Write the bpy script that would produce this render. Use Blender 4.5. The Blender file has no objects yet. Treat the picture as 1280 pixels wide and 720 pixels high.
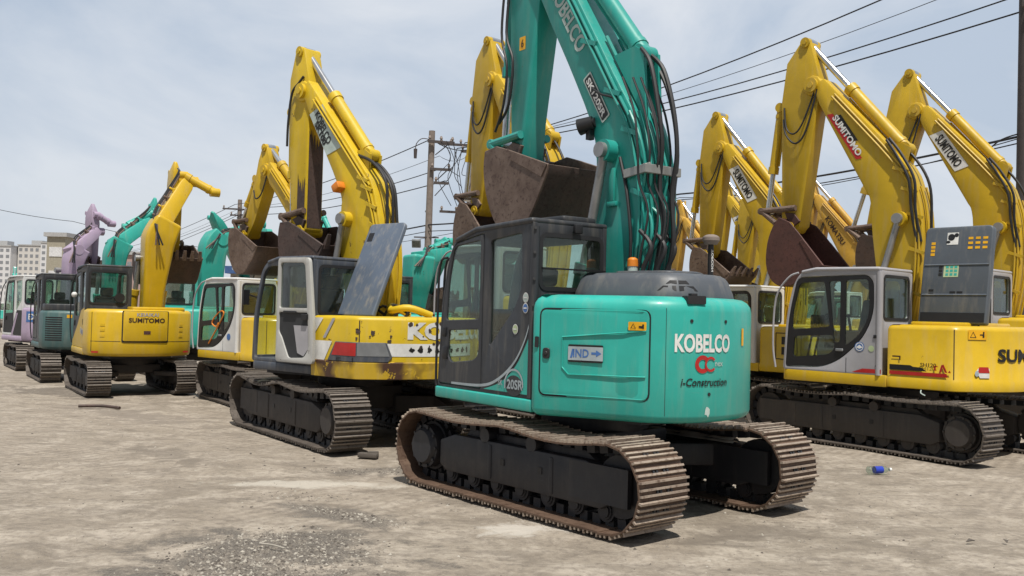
import bpy, bmesh, math, random
from math import sin, cos, pi, radians, hypot, atan2
from mathutils import Vector, Matrix
from mathutils.geometry import tessellate_polygon
random.seed(7)
scn = bpy.context.scene
COL = scn.collection
scn.cycles.transparent_max_bounces = 40

# ------------------------------------------------------------------ materials
def new_mat(name):
    m = bpy.data.materials.new(name); m.use_nodes = True
    nt = m.node_tree; b = nt.nodes['Principled BSDF']
    return m, nt, b

def nd(nt, t, **kw):
    n = nt.nodes.new(t)
    for k, v in kw.items(): setattr(n, k, v)
    return n

def ramp(nt, fac, a, b, ca=(0, 0, 0, 1), cb=(1, 1, 1, 1)):
    r = nd(nt, 'ShaderNodeValToRGB')
    r.color_ramp.elements[0].position = a; r.color_ramp.elements[0].color = ca
    r.color_ramp.elements[1].position = b; r.color_ramp.elements[1].color = cb
    nt.links.new(fac, r.inputs[0]); return r.outputs[0]

def noise(nt, scale, detail=4, rough=.55, vec=None, dist=0):
    n = nd(nt, 'ShaderNodeTexNoise'); n.inputs['Scale'].default_value = scale
    n.inputs['Detail'].default_value = detail; n.inputs['Roughness'].default_value = rough
    n.inputs['Distortion'].default_value = dist
    if vec is not None: nt.links.new(vec, n.inputs['Vector'])
    return n.outputs[0]

def mixc(nt, fac, a, b, mode='MIX'):
    m = nd(nt, 'ShaderNodeMix', data_type='RGBA', blend_type=mode)
    for s, v in ((0, fac), (6, a), (7, b)):
        if hasattr(v, 'is_linked') or hasattr(v, 'links'): nt.links.new(v, m.inputs[s])
        elif isinstance(v, (int, float)): m.inputs[s].default_value = v
        else: m.inputs[s].default_value = (*v, 1) if len(v) == 3 else v
    return m.outputs[2]

def objcoord(nt, scale=(1, 1, 1)):
    t = nd(nt, 'ShaderNodeTexCoord'); mp = nd(nt, 'ShaderNodeMapping')
    mp.inputs['Scale'].default_value = scale
    nt.links.new(t.outputs['Object'], mp.inputs['Vector']); return mp.outputs[0]

def paint(name, col, rough=.38, dust=.25, chips=.0, chipcol=(.09, .045, .025), dustcol=(.42, .37, .29), bump=.03, coat=.0):
    m, nt, b = new_mat(name); v = objcoord(nt)
    n1 = noise(nt, 2.2, 6, .62, v); n2 = noise(nt, 9, 5, .6, v)
    var = mixc(nt, ramp(nt, n1, .3, .75), tuple(c * .86 for c in col), tuple(min(1, c * 1.08) for c in col))
    vs = objcoord(nt, (3, 3, .35)); st = ramp(nt, noise(nt, 3.1, 5, .65, vs), .5, .78)
    f = nd(nt, 'ShaderNodeMath', operation='MULTIPLY'); nt.links.new(st, f.inputs[0]); f.inputs[1].default_value = dust
    c = mixc(nt, f.outputs[0], var, dustcol)
    if chips > 0:
        ch = ramp(nt, noise(nt, 7.5, 6, .72, v, .4), .70 - chips * .3, .715 - chips * .3)
        big = ramp(nt, noise(nt, 1.7, 3, .5, v), .42, .55)
        g = nd(nt, 'ShaderNodeMath', operation='MULTIPLY'); nt.links.new(ch, g.inputs[0]); nt.links.new(big, g.inputs[1])
        c = mixc(nt, g.outputs[0], c, chipcol)
    sv = objcoord(nt, (1.2, 1.2, 9)); sc = ramp(nt, noise(nt, 6.5, 3, .8, sv, 1.2), .66, .70)
    ms = nd(nt, 'ShaderNodeMath', operation='MULTIPLY'); nt.links.new(sc, ms.inputs[0]); nt.links.new(ramp(nt, n1, .5, .62), ms.inputs[1])
    m3 = nd(nt, 'ShaderNodeMath', operation='MULTIPLY'); nt.links.new(ms.outputs[0], m3.inputs[0]); m3.inputs[1].default_value = .35
    c = mixc(nt, m3.outputs[0], c, tuple(min(.8, k * .6 + .12) for k in col))
    nt.links.new(c, b.inputs['Base Color'])
    rr = nd(nt, 'ShaderNodeMapRange'); nt.links.new(n2, rr.inputs[0])
    rr.inputs[3].default_value = rough - .08; rr.inputs[4].default_value = rough + .22
    nt.links.new(rr.outputs[0], b.inputs['Roughness'])
    if coat: b.inputs['Coat Weight'].default_value = coat; b.inputs['Coat Roughness'].default_value = .12
    bp = nd(nt, 'ShaderNodeBump'); bp.inputs['Strength'].default_value = bump; bp.inputs['Distance'].default_value = .02
    nt.links.new(n2, bp.inputs['Height']); nt.links.new(bp.outputs[0], b.inputs['Normal'])
    return m

def plain(name, col, rough=.5, metal=0.):
    m, nt, b = new_mat(name); v = objcoord(nt)
    n = noise(nt, 6, 5, .6, v)
    nt.links.new(mixc(nt, ramp(nt, n, .3, .7), tuple(c * .8 for c in col), tuple(min(1, c * 1.12) for c in col)), b.inputs['Base Color'])
    b.inputs['Roughness'].default_value = rough; b.inputs['Metallic'].default_value = metal
    return m

def glassmat(name, tint, refl=.08, dirt=.1):
    m, nt, b = new_mat(name)
    out = nt.nodes['Material Output']; nt.nodes.remove(b)
    tr = nd(nt, 'ShaderNodeBsdfTransparent'); tr.inputs[0].default_value = (*tint, 1)
    gl = nd(nt, 'ShaderNodeBsdfGlossy'); gl.inputs['Roughness'].default_value = .04
    df = nd(nt, 'ShaderNodeBsdfDiffuse'); df.inputs[0].default_value = (.35, .34, .3, 1)
    lw = nd(nt, 'ShaderNodeLayerWeight'); lw.inputs[0].default_value = .5
    pw = nd(nt, 'ShaderNodeMath', operation='POWER'); nt.links.new(lw.outputs['Facing'], pw.inputs[0]); pw.inputs[1].default_value = 4
    ad = nd(nt, 'ShaderNodeMath', operation='MULTIPLY_ADD'); nt.links.new(pw.outputs[0], ad.inputs[0]); ad.inputs[1].default_value = .5; ad.inputs[2].default_value = refl * .5
    ad.use_clamp = True
    m1 = nd(nt, 'ShaderNodeMixShader'); nt.links.new(ad.outputs[0], m1.inputs[0]); nt.links.new(tr.outputs[0], m1.inputs[1]); nt.links.new(gl.outputs[0], m1.inputs[2])
    d = nd(nt, 'ShaderNodeMath', operation='MULTIPLY'); nt.links.new(ramp(nt, noise(nt, 5, 5, .6, objcoord(nt)), .3, .8), d.inputs[0]); d.inputs[1].default_value = dirt
    m2 = nd(nt, 'ShaderNodeMixShader'); nt.links.new(d.outputs[0], m2.inputs[0]); nt.links.new(m1.outputs[0], m2.inputs[1]); nt.links.new(df.outputs[0], m2.inputs[2])
    nt.links.new(m2.outputs[0], out.inputs['Surface'])
    return m

MAT = {}
MAT['teal'] = paint('teal_paint', (.026, .41, .345), .36, .2, .02, (.05, .12, .10), coat=.2)
MAT['teal_boom'] = paint('teal_boom_shaded_paint', (.020, .315, .268), .36, .16, .03, coat=.1)  # house teal darkened, so the boom's shade sits in its colour
MAT['teal_worn'] = paint('teal_worn_paint', (.035, .40, .33), .42, .3, .12)
MAT['yellow'] = paint('yellow_paint', (.62, .40, .008), .36, .22, .03, coat=.2)
MAT['yellow_boom'] = paint('yellow_boom_paint', (.55, .36, .012), .4, .28, .06)
MAT['yellow_worn'] = paint('yellow_worn_paint', (.62, .43, .012), .42, .2, .22)
MAT['yellow_rust'] = paint('yellow_rusted_paint', (.55, .36, .02), .5, .3, .95, (.075, .035, .02))
MAT['yellow_orange'] = paint('yellow_orange_paint', (.56, .33, .045), .45, .38, .1)
MAT['lilac'] = paint('lilac_paint', (.42, .33, .45), .42, .2, .03)
MAT['darkteal'] = paint('dark_teal_paint', (.065, .13, .13), .42, .2, .03)
MAT['white'] = paint('white_paint', (.66, .66, .65), .4, .2, .02)
MAT['white_worn'] = paint('worn_white_paint', (.47, .47, .45), .5, .55, .14, dustcol=(.30, .27, .22))
MAT['greycab'] = paint('grey_cab_paint', (.38, .375, .40), .4, .2, .02)
MAT['slate'] = paint('slate_paint', (.062, .072, .092), .42, .25, .02)
MAT['slatehood'] = paint('slate_hood_paint', (.105, .135, .185), .4, .5, .1, (.30, .28, .25))
MAT['greyhood'] = paint('grey_hood_paint', (.09, .105, .125), .42, .25, .0)
MAT['hood_dark'] = paint('dark_hood_paint', (.080, .090, .105), .42, .22, .0)
MAT['darkcab'] = paint('dark_cab_paint', (.033, .036, .042), .42, .18, .0)
MAT['black'] = plain('black_paint', (.012, .012, .014), .5)
MAT['rubber'] = plain('black_rubber', (.018, .018, .02), .55)
MAT['under'] = paint('undercarriage_paint', (.04, .038, .038), .6, .25, .1, dustcol=(.16, .13, .10))
MAT['under_blk'] = paint('black_undercarriage_paint', (.020, .021, .026), .5, .16, .0, dustcol=(.15, .13, .11))
MAT['under_brn'] = paint('brown_undercarriage_paint', (.050, .043, .039), .65, .25, .1, dustcol=(.15, .12, .095))
MAT['interior'] = plain('cab_interior', (.03, .032, .035), .7)
MAT['seat'] = plain('seat_fabric', (.05, .05, .055), .85)
MAT['glass'] = glassmat('cab_glass', (.83, .92, .875), .15, .06)
MAT['glass_dark'] = glassmat('dark_cab_glass', (.74, .78, .77), .14, .06)
MAT['chrome'] = plain('chrome_rod', (.62, .62, .62), .22, .9)
MAT['dullrod'] = plain('dull_rod', (.33, .33, .33), .4, .6)
MAT['pipesteel'] = plain('pipe_steel', (.35, .35, .33), .4, .5)
MAT['letter_white'] = plain('white_lettering', (.74, .74, .72), .5)
MAT['letter_dirty'] = plain('dirty_white_lettering', (.46, .55, .52), .5)
MAT['letter_black'] = plain('black_lettering', (.012, .011, .01), .5)
MAT['letter_brown'] = plain('brown_lettering', (.05, .025, .012), .5)
MAT['red'] = plain('red_marking', (.45, .02, .018), .4)
MAT['orange'] = plain('orange_marking', (.70, .22, .02), .45)
MAT['sticker_yellow'] = plain('yellow_sticker', (.80, .42, .01), .45)
MAT['sticker_blue'] = plain('blue_sticker', (.06, .16, .42), .45)
MAT['sticker_grey'] = plain('grey_sticker', (.36, .42, .45), .45)
MAT['sticker_green'] = plain('pale_green_sticker', (.45, .55, .32), .45)
MAT['wood_pole'] = plain('concrete_pole', (.23, .19, .165), .85)
MAT['dark_pole'] = plain('dark_pole', (.075, .062, .06), .8)
MAT['steel_grey'] = plain('galvanised_steel', (.25, .26, .27), .5, .4)
MAT['wire'] = plain('wire_black', (.015, .015, .018), .6)
MAT['ceramic'] = plain('ceramic', (.25, .2, .17), .4)

def mat_shoe(name, c1, c2, c3):
    m, nt, b = new_mat(name); v = objcoord(nt)
    n = noise(nt, 3.2, 6, .68, v); n2 = noise(nt, 22, 5, .65, v)
    c = mixc(nt, ramp(nt, n, .35, .66), c1, c2)
    c = mixc(nt, ramp(nt, n2, .52, .70), c, c3)
    nt.links.new(c, b.inputs['Base Color']); b.inputs['Roughness'].default_value = .62; b.inputs['Metallic'].default_value = .25
    bp = nd(nt, 'ShaderNodeBump'); bp.inputs['Strength'].default_value = .25; bp.inputs['Distance'].default_value = .01
    nt.links.new(n2, bp.inputs['Height']); nt.links.new(bp.outputs[0], b.inputs['Normal'])
    return m
MAT['shoe_rust'] = mat_shoe('rusty_shoe', (.098, .061, .042), (.165, .107, .074), (.07, .037, .024))
MAT['shoe_polish'] = mat_shoe('polished_grouser', (.42, .35, .28), (.29, .225, .18), (.14, .095, .07))
MAT['shoe_dark'] = mat_shoe('dark_shoe', (.085, .072, .062), (.15, .125, .105), (.055, .045, .038))
MAT['shoe_darkedge'] = mat_shoe('dark_grouser', (.22, .195, .17), (.17, .145, .125), (.10, .08, .07))
MAT['bucket_rust'] = mat_shoe('rusty_bucket', (.115, .076, .058), (.20, .145, .115), (.065, .036, .028))
MAT['bucket_dark'] = mat_shoe('dark_bucket', (.06, .045, .04), (.10, .065, .055), (.045, .022, .018))
MAT['bucket_red'] = mat_shoe('red_brown_bucket', (.115, .05, .042), (.085, .04, .034), (.055, .024, .02))

# ------------------------------------------------------------------ mesh helper
def tag(o, label=None, cat=None, group=None, kind=None):
    if label: o['label'] = label
    if cat: o['category'] = cat
    if group: o['group'] = group
    if kind: o['kind'] = kind
    return o

def empty(name, loc=(0, 0, 0), rz=0, s=1):
    o = bpy.data.objects.new(name, None); COL.objects.link(o)
    o.location = loc; o.rotation_euler = (0, 0, rz); o.scale = (s, s, s); o.empty_display_size = .3
    return o

class MB:
    def __init__(self): self.v = []; self.f = []; self.m = []
    def add(self, vs, fs, mi=0):
        o = len(self.v); self.v += [tuple(p) for p in vs]
        for f in fs: self.f.append([i + o for i in f]); self.m.append(mi)
        return self
    def box(self, c, s, rot=None, mi=0):
        x, y, z = s[0] / 2, s[1] / 2, s[2] / 2
        ps = [Vector(p) for p in ((-x, -y, -z), (x, -y, -z), (x, y, -z), (-x, y, -z), (-x, -y, z), (x, -y, z), (x, y, z), (-x, y, z))]
        if rot is not None: ps = [rot @ p for p in ps]
        c = Vector(c)
        return self.add([p + c for p in ps], [(0, 3, 2, 1), (4, 5, 6, 7), (0, 1, 5, 4), (1, 2, 6, 5), (2, 3, 7, 6), (3, 0, 4, 7)], mi)
    def bb(self, x0, x1, y0, y1, z0, z1, mi=0):
        return self.box(((x0 + x1) / 2, (y0 + y1) / 2, (z0 + z1) / 2), (abs(x1 - x0), abs(y1 - y0), abs(z1 - z0)), None, mi)
    def prism(self, poly, a, b, plane='xz', mi=0):
        # poly: closed 2D outline; extruded from a to b along the missing axis
        def P(p, t): return (p[0], t, p[1]) if plane == 'xz' else ((p[0], p[1], t) if plane == 'xy' else (t, p[0], p[1]))
        n = len(poly); vs = [P(p, a) for p in poly] + [P(p, b) for p in poly]
        fs = [(i, (i + 1) % n, n + (i + 1) % n, n + i) for i in range(n)]
        tri = tessellate_polygon([[Vector((p[0], p[1], 0)) for p in poly]])
        fs += [tuple(t) for t in tri] + [tuple(n + i for i in reversed(t)) for t in tri]
        return self.add(vs, fs, mi)
    def panel(self, outer, holes, fn, th, mi=0, du=None):
        # flat or bent sheet with holes; fn(u,v,d) -> xyz
        if du:
            vs2, fs2 = flat2d(outer, holes, du); n = len(vs2)
            vs = [fn(p[0], p[1], 0) for p in vs2] + [fn(p[0], p[1], -th) for p in vs2]
            fs = [tuple(f) for f in fs2] + [tuple(n + i for i in reversed(f)) for f in fs2]
            cnt = {}
            for f in fs2:
                for a, b in zip(f, f[1:] + f[:1]): cnt.setdefault((min(a, b), max(a, b)), []).append((a, b))
            for e in cnt.values():
                if len(e) == 1: a, b = e[0]; fs.append((b, a, n + a, n + b))
            return self.add(vs, fs, mi)
        loops = [outer] + list(holes)
        pts = [p for l in loops for p in l]; n = len(pts)
        tri = tessellate_polygon([[Vector((p[0], p[1], 0)) for p in l] for l in loops])
        vs = [fn(p[0], p[1], 0) for p in pts] + [fn(p[0], p[1], -th) for p in pts]
        fs = [tuple(t) for t in tri] + [tuple(n + i for i in reversed(t)) for t in tri]
        k = 0
        for l in loops:
            m = len(l)
            for i in range(m): a, b = k + i, k + (i + 1) % m; fs.append((a, b, n + b, n + a))
            k += m
        return self.add(vs, fs, mi)
    def cyl(self, p, q, r, n=14, r2=None, mi=0, cap=True):
        p, q = Vector(p), Vector(q); r2 = r if r2 is None else r2
        d = (q - p).normalized(); u = d.orthogonal().normalized(); w = d.cross(u)
        vs = [p + (u * cos(2 * pi * i / n) + w * sin(2 * pi * i / n)) * r for i in range(n)] + [q + (u * cos(2 * pi * i / n) + w * sin(2 * pi * i / n)) * r2 for i in range(n)]
        fs = [(i, (i + 1) % n, n + (i + 1) % n, n + i) for i in range(n)]
        if cap: fs += [tuple(range(n - 1, -1, -1)), tuple(range(n, 2 * n))]
        return self.add(vs, fs, mi)
    def tube(self, pts, r, n=7, sub=4, mi=0):
        pts = [Vector(p) for p in pts]
        if sub > 1 and len(pts) > 2: pts = catmull(pts, sub)
        up = None; rings = []
        for i, p in enumerate(pts):
            d = (pts[min(i + 1, len(pts) - 1)] - pts[max(i - 1, 0)])
            if d.length < 1e-9: d = Vector((0, 0, 1))
            d.normalize()
            if up is None: up = d.orthogonal().normalized()
            up = (up - d * up.dot(d)); up = up.normalized() if up.length > 1e-6 else d.orthogonal().normalized()
            w = d.cross(up)
            rings.append([p + (up * cos(2 * pi * k / n) + w * sin(2 * pi * k / n)) * r for k in range(n)])
        vs = [p for rg in rings for p in rg]; fs = []
        for i in range(len(rings) - 1):
            for k in range(n): fs.append((i * n + k, i * n + (k + 1) % n, (i + 1) * n + (k + 1) % n, (i + 1) * n + k))
        fs += [tuple(range(n - 1, -1, -1)), tuple((len(rings) - 1) * n + k for k in range(n))]
        return self.add(vs, fs, mi)
    def loft(self, rings, mi=0, cap=True):
        n = len(rings[0]); vs = [p for r in rings for p in r]; fs = []
        for i in range(len(rings) - 1):
            for k in range(n): fs.append((i * n + k, i * n + (k + 1) % n, (i + 1) * n + (k + 1) % n, (i + 1) * n + k))
        if cap: fs += [tuple(range(n - 1, -1, -1)), tuple((len(rings) - 1) * n + k for k in range(n))]
        return self.add(vs, fs, mi)
    def sphere(self, c, r, n=12, m=8, mi=0, sz=1):
        rings = []
        for j in range(1, m):
            t = pi * j / m; rings.append([(c[0] + r * sin(t) * cos(2 * pi * k / n), c[1] + r * sin(t) * sin(2 * pi * k / n), c[2] - r * sz * cos(t)) for k in range(n)])
        return self.loft(rings, mi)
    def build(self, name, mats, parent=None, bevel=0, seg=2, smooth=35, loc=None, rz=None):
        if not isinstance(mats, (list, tuple)): mats = [mats]
        me = bpy.data.meshes.new(name); me.from_pydata(self.v, [], self.f)
        for i, m in enumerate(self.m): me.polygons[i].material_index = m
        for m in mats: me.materials.append(MAT[m] if isinstance(m, str) else m)
        bm = bmesh.new(); bm.from_mesh(me)
        bmesh.ops.recalc_face_normals(bm, faces=bm.faces)
        if bevel > 0:
            bmesh.ops.dissolve_limit(bm, angle_limit=radians(1), verts=bm.verts, edges=bm.edges, delimit={'MATERIAL'})
            ed = [e for e in bm.edges if len(e.link_faces) == 2 and e.calc_face_angle(0) > radians(38)]
            bmesh.ops.bevel(bm, geom=ed, offset=bevel, segments=seg, affect='EDGES', clamp_overlap=True, profile=.5)
        bm.to_mesh(me); bm.free()
        for p in me.polygons: p.use_smooth = True
        me.set_sharp_from_angle(angle=radians(smooth)); me.update()
        o = bpy.data.objects.new(name, me); COL.objects.link(o)
        if parent is not None: o.parent = parent
        if loc is not None: o.location = loc
        if rz is not None: o.rotation_euler = (0, 0, rz)
        return o

def flat2d(outer, holes, du, faces=None):
    bm = bmesh.new()
    if faces is None:
        loops = [outer] + list(holes)
        tri = tessellate_polygon([[Vector((p[0], p[1], 0)) for p in l] for l in loops]); pts = [p for l in loops for p in l]
    else: pts, tri = outer, faces
    vv = [bm.verts.new((p[0], p[1], 0)) for p in pts]
    for t in tri:
        try: bm.faces.new([vv[i] for i in t])
        except ValueError: pass
    x0 = min(p[0] for p in pts); x1 = max(p[0] for p in pts); x = (math.floor(x0 / du) + 1) * du
    while x < x1 - 1e-4:
        bmesh.ops.bisect_plane(bm, geom=bm.verts[:] + bm.edges[:] + bm.faces[:], plane_co=(x, 0, 0), plane_no=(1, 0, 0), dist=1e-5); x += du
    bm.verts.index_update(); vs = [(v.co.x, v.co.y) for v in bm.verts]; fs = [[v.index for v in f.verts] for f in bm.faces]
    bm.free(); return vs, fs

def catmull(pts, sub):
    out = []
    for i in range(len(pts) - 1):
        p0 = pts[max(i - 1, 0)]; p1 = pts[i]; p2 = pts[i + 1]; p3 = pts[min(i + 2, len(pts) - 1)]
        for k in range(sub):
            t = k / sub
            out.append(.5 * ((2 * p1) + (p2 - p0) * t + (2 * p0 - 5 * p1 + 4 * p2 - p3) * t * t + (3 * p1 - p0 - 3 * p2 + p3) * t ** 3))
    out.append(pts[-1]); return out

def smooth2(pts, sub=4):
    return [(p.x, p.y) for p in catmull([Vector((a, b, 0)) for a, b in pts], sub)]

def rnd(poly, r, n=4):
    """round the corners of a closed 2D outline"""
    out = []; m = len(poly)
    rs = r if isinstance(r, (list, tuple)) else [r] * m
    for i in range(m):
        p0, p1, p2 = Vector(poly[i - 1]), Vector(poly[i]), Vector(poly[(i + 1) % m])
        a, b = p0 - p1, p2 - p1; rr = min(rs[i], a.length * .48, b.length * .48)
        if rr < 1e-5: out.append(tuple(p1)); continue
        A, B = p1 + a.normalized() * rr, p1 + b.normalized() * rr
        for k in range(n + 1):
            t = k / n; out.append(tuple(A * (1 - t) ** 2 + p1 * 2 * t * (1 - t) + B * t * t))
    return out

def area(p): return sum(p[i - 1][0] * p[i][1] - p[i][0] * p[i - 1][1] for i in range(len(p))) / 2
def inset(poly, d):
    """move a closed outline inwards by d"""
    s = 1 if area(poly) > 0 else -1; out = []; m = len(poly)
    for i in range(m):
        p0, p1, p2 = Vector(poly[i - 1]), Vector(poly[i]), Vector(poly[(i + 1) % m])
        a = (p1 - p0); b = (p2 - p1)
        if a.length < 1e-9 or b.length < 1e-9: out.append(tuple(p1)); continue
        a.normalize(); b.normalize(); na, nb = Vector((-a.y, a.x)) * s, Vector((-b.y, b.x)) * s
        k = (na + nb); k = k / max(.35, k.length_squared / 2) if k.length > 1e-6 else na
        out.append(tuple(p1 + k * d))
    return out

def shell(plan, levels, mb=None, mi=0):
    mb = mb or MB()
    mb.loft([[(x, y, z) for x, y in inset(plan, d)] for z, d in levels], mi); return mb

class Wall:
    """arc-length map along an open polyline of a body's side: at(s, z, off)"""
    def __init__(self, pts):
        self.p = [Vector(p) for p in pts]; self.L = [0]
        for a, b in zip(self.p, self.p[1:]): self.L.append(self.L[-1] + (b - a).length)
        self.len = self.L[-1]
    def at(self, s, z, off=0):
        i = 0
        while i < len(self.L) - 2 and s > self.L[i + 1]: i += 1
        a, b = self.p[i], self.p[i + 1]; d = (b - a).normalized(); q = a + d * (s - self.L[i])
        def nrm(j):
            d = (self.p[j + 1] - self.p[j]).normalized(); return Vector((-d.y, d.x))
        # walls run front -> rear on the machine's left, so the outward side is to the right of travel
        n = -nrm(i); seg = self.L[i + 1] - self.L[i]; t = (s - self.L[i]) / seg
        if t > .5 and i < len(self.L) - 2: n = n.lerp(-nrm(i + 1), t - .5)
        elif t < .5 and i > 0: n = n.lerp(-nrm(i - 1), .5 - t)
        n.normalize(); n = n * (self.sgn if hasattr(self, 'sgn') else 1)
        return (q.x + n.x * off, q.y + n.y * off, z)

_fc = {}
def text_geo(s, bold=.0):
    k = (s, bold)
    if k in _fc: return _fc[k]
    cu = bpy.data.curves.new('txt', 'FONT'); cu.body = s; cu.offset = bold; cu.resolution_u = 3; cu.fill_mode = 'FRONT'
    ob = bpy.data.objects.new('txt', cu); COL.objects.link(ob)
    dg = bpy.context.evaluated_depsgraph_get(); me = bpy.data.meshes.new_from_object(ob.evaluated_get(dg))
    vs = [(v.co.x, v.co.y) for v in me.vertices]; fs = [tuple(p.vertices) for p in me.polygons]
    bpy.data.objects.remove(ob); bpy.data.curves.remove(cu); bpy.data.meshes.remove(me)
    x0 = min(v[0] for v in vs); x1 = max(v[0] for v in vs); y0 = min(v[1] for v in vs); y1 = max(v[1] for v in vs)
    vs = [((x - x0) / (x1 - x0), (y - y0) / (y1 - y0)) for x, y in vs]
    _fc[k] = (vs, fs); return vs, fs

def lettering(s, w, h, fn, mat, parent, bold=.0, name='lettering', slant=0):
    """fn(u,v) -> xyz; u in 0..w reading direction, v in 0..h"""
    vs, fs = text_geo(s, bold)
    vs, fs = flat2d([(u * w + slant * v * h, v * h) for u, v in vs], [], .06, fs)
    mb = MB(); mb.add([fn(u, v) for u, v in vs], fs)
    me = bpy.data.meshes.new(name); me.from_pydata(mb.v, [], mb.f); me.materials.append(MAT[mat])
    o = bpy.data.objects.new(name, me); COL.objects.link(o); o.parent = parent
    return o

def side_fn(x, z, y, ang=0):
    """decal plane on a machine's left side: origin (x,z), reading towards the rear, tilted by ang"""
    ca, sa = cos(ang), sin(ang)
    return lambda u, v, d=0: (x - (u * ca - v * sa), y + d, z + (u * sa + v * ca))

def ellipse(cx, cz, rx, rz, n=18): return [(cx + rx * cos(2 * pi * i / n), cz + rz * sin(2 * pi * i / n)) for i in range(n)]
def rect(x0, x1, z0, z1): return [(x0, z0), (x1, z0), (x1, z1), (x0, z1)]

# ------------------------------------------------------------------ excavator parts
def track_path(hl, ht, sag, n, flip=False):
    """closed loop of (x,z,tangent angle) along the middle of the shoe plates"""
    r = ht / 2 - .03; zc = r + .045; xc = hl - r - .02
    pts = []
    N = 60
    for i in range(N): pts.append((-xc + 2 * xc * i / N, .045))
    for i in range(24): a = -pi / 2 + pi * i / 24; pts.append((xc + r * cos(a), zc + r * sin(a)))
    for i in range(N):
        t = i / N; w = abs(sin(pi * 2 * t)) ** 1.3; tt = t if not flip else 1 - t
        pts.append((xc - 2 * xc * t, zc + r - sag * w * (1.25 if tt < .5 else .8)))
    for i in range(24): a = pi / 2 + pi * i / 24; pts.append((-xc + r * cos(a), zc + r * sin(a)))
    L = [0]
    for i in range(len(pts)): L.append(L[-1] + hypot(pts[(i + 1) % len(pts)][0] - pts[i][0], pts[(i + 1) % len(pts)][1] - pts[i][1]))
    out = []; j = 0
    for k in range(n):
        s = L[-1] * k / n
        while L[j + 1] < s: j += 1
        a, b = pts[j], pts[(j + 1) % len(pts)]; t = (s - L[j]) / (L[j + 1] - L[j])
        out.append((a[0] + (b[0] - a[0]) * t, a[1] + (b[1] - a[1]) * t))
    res = []
    for k in range(n):
        p, q = out[k - 1], out[(k + 1) % n]; res.append((*out[k], atan2(q[1] - p[1], q[0] - p[0])))
    return res, L[-1] / n, (xc, zc, r)

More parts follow.
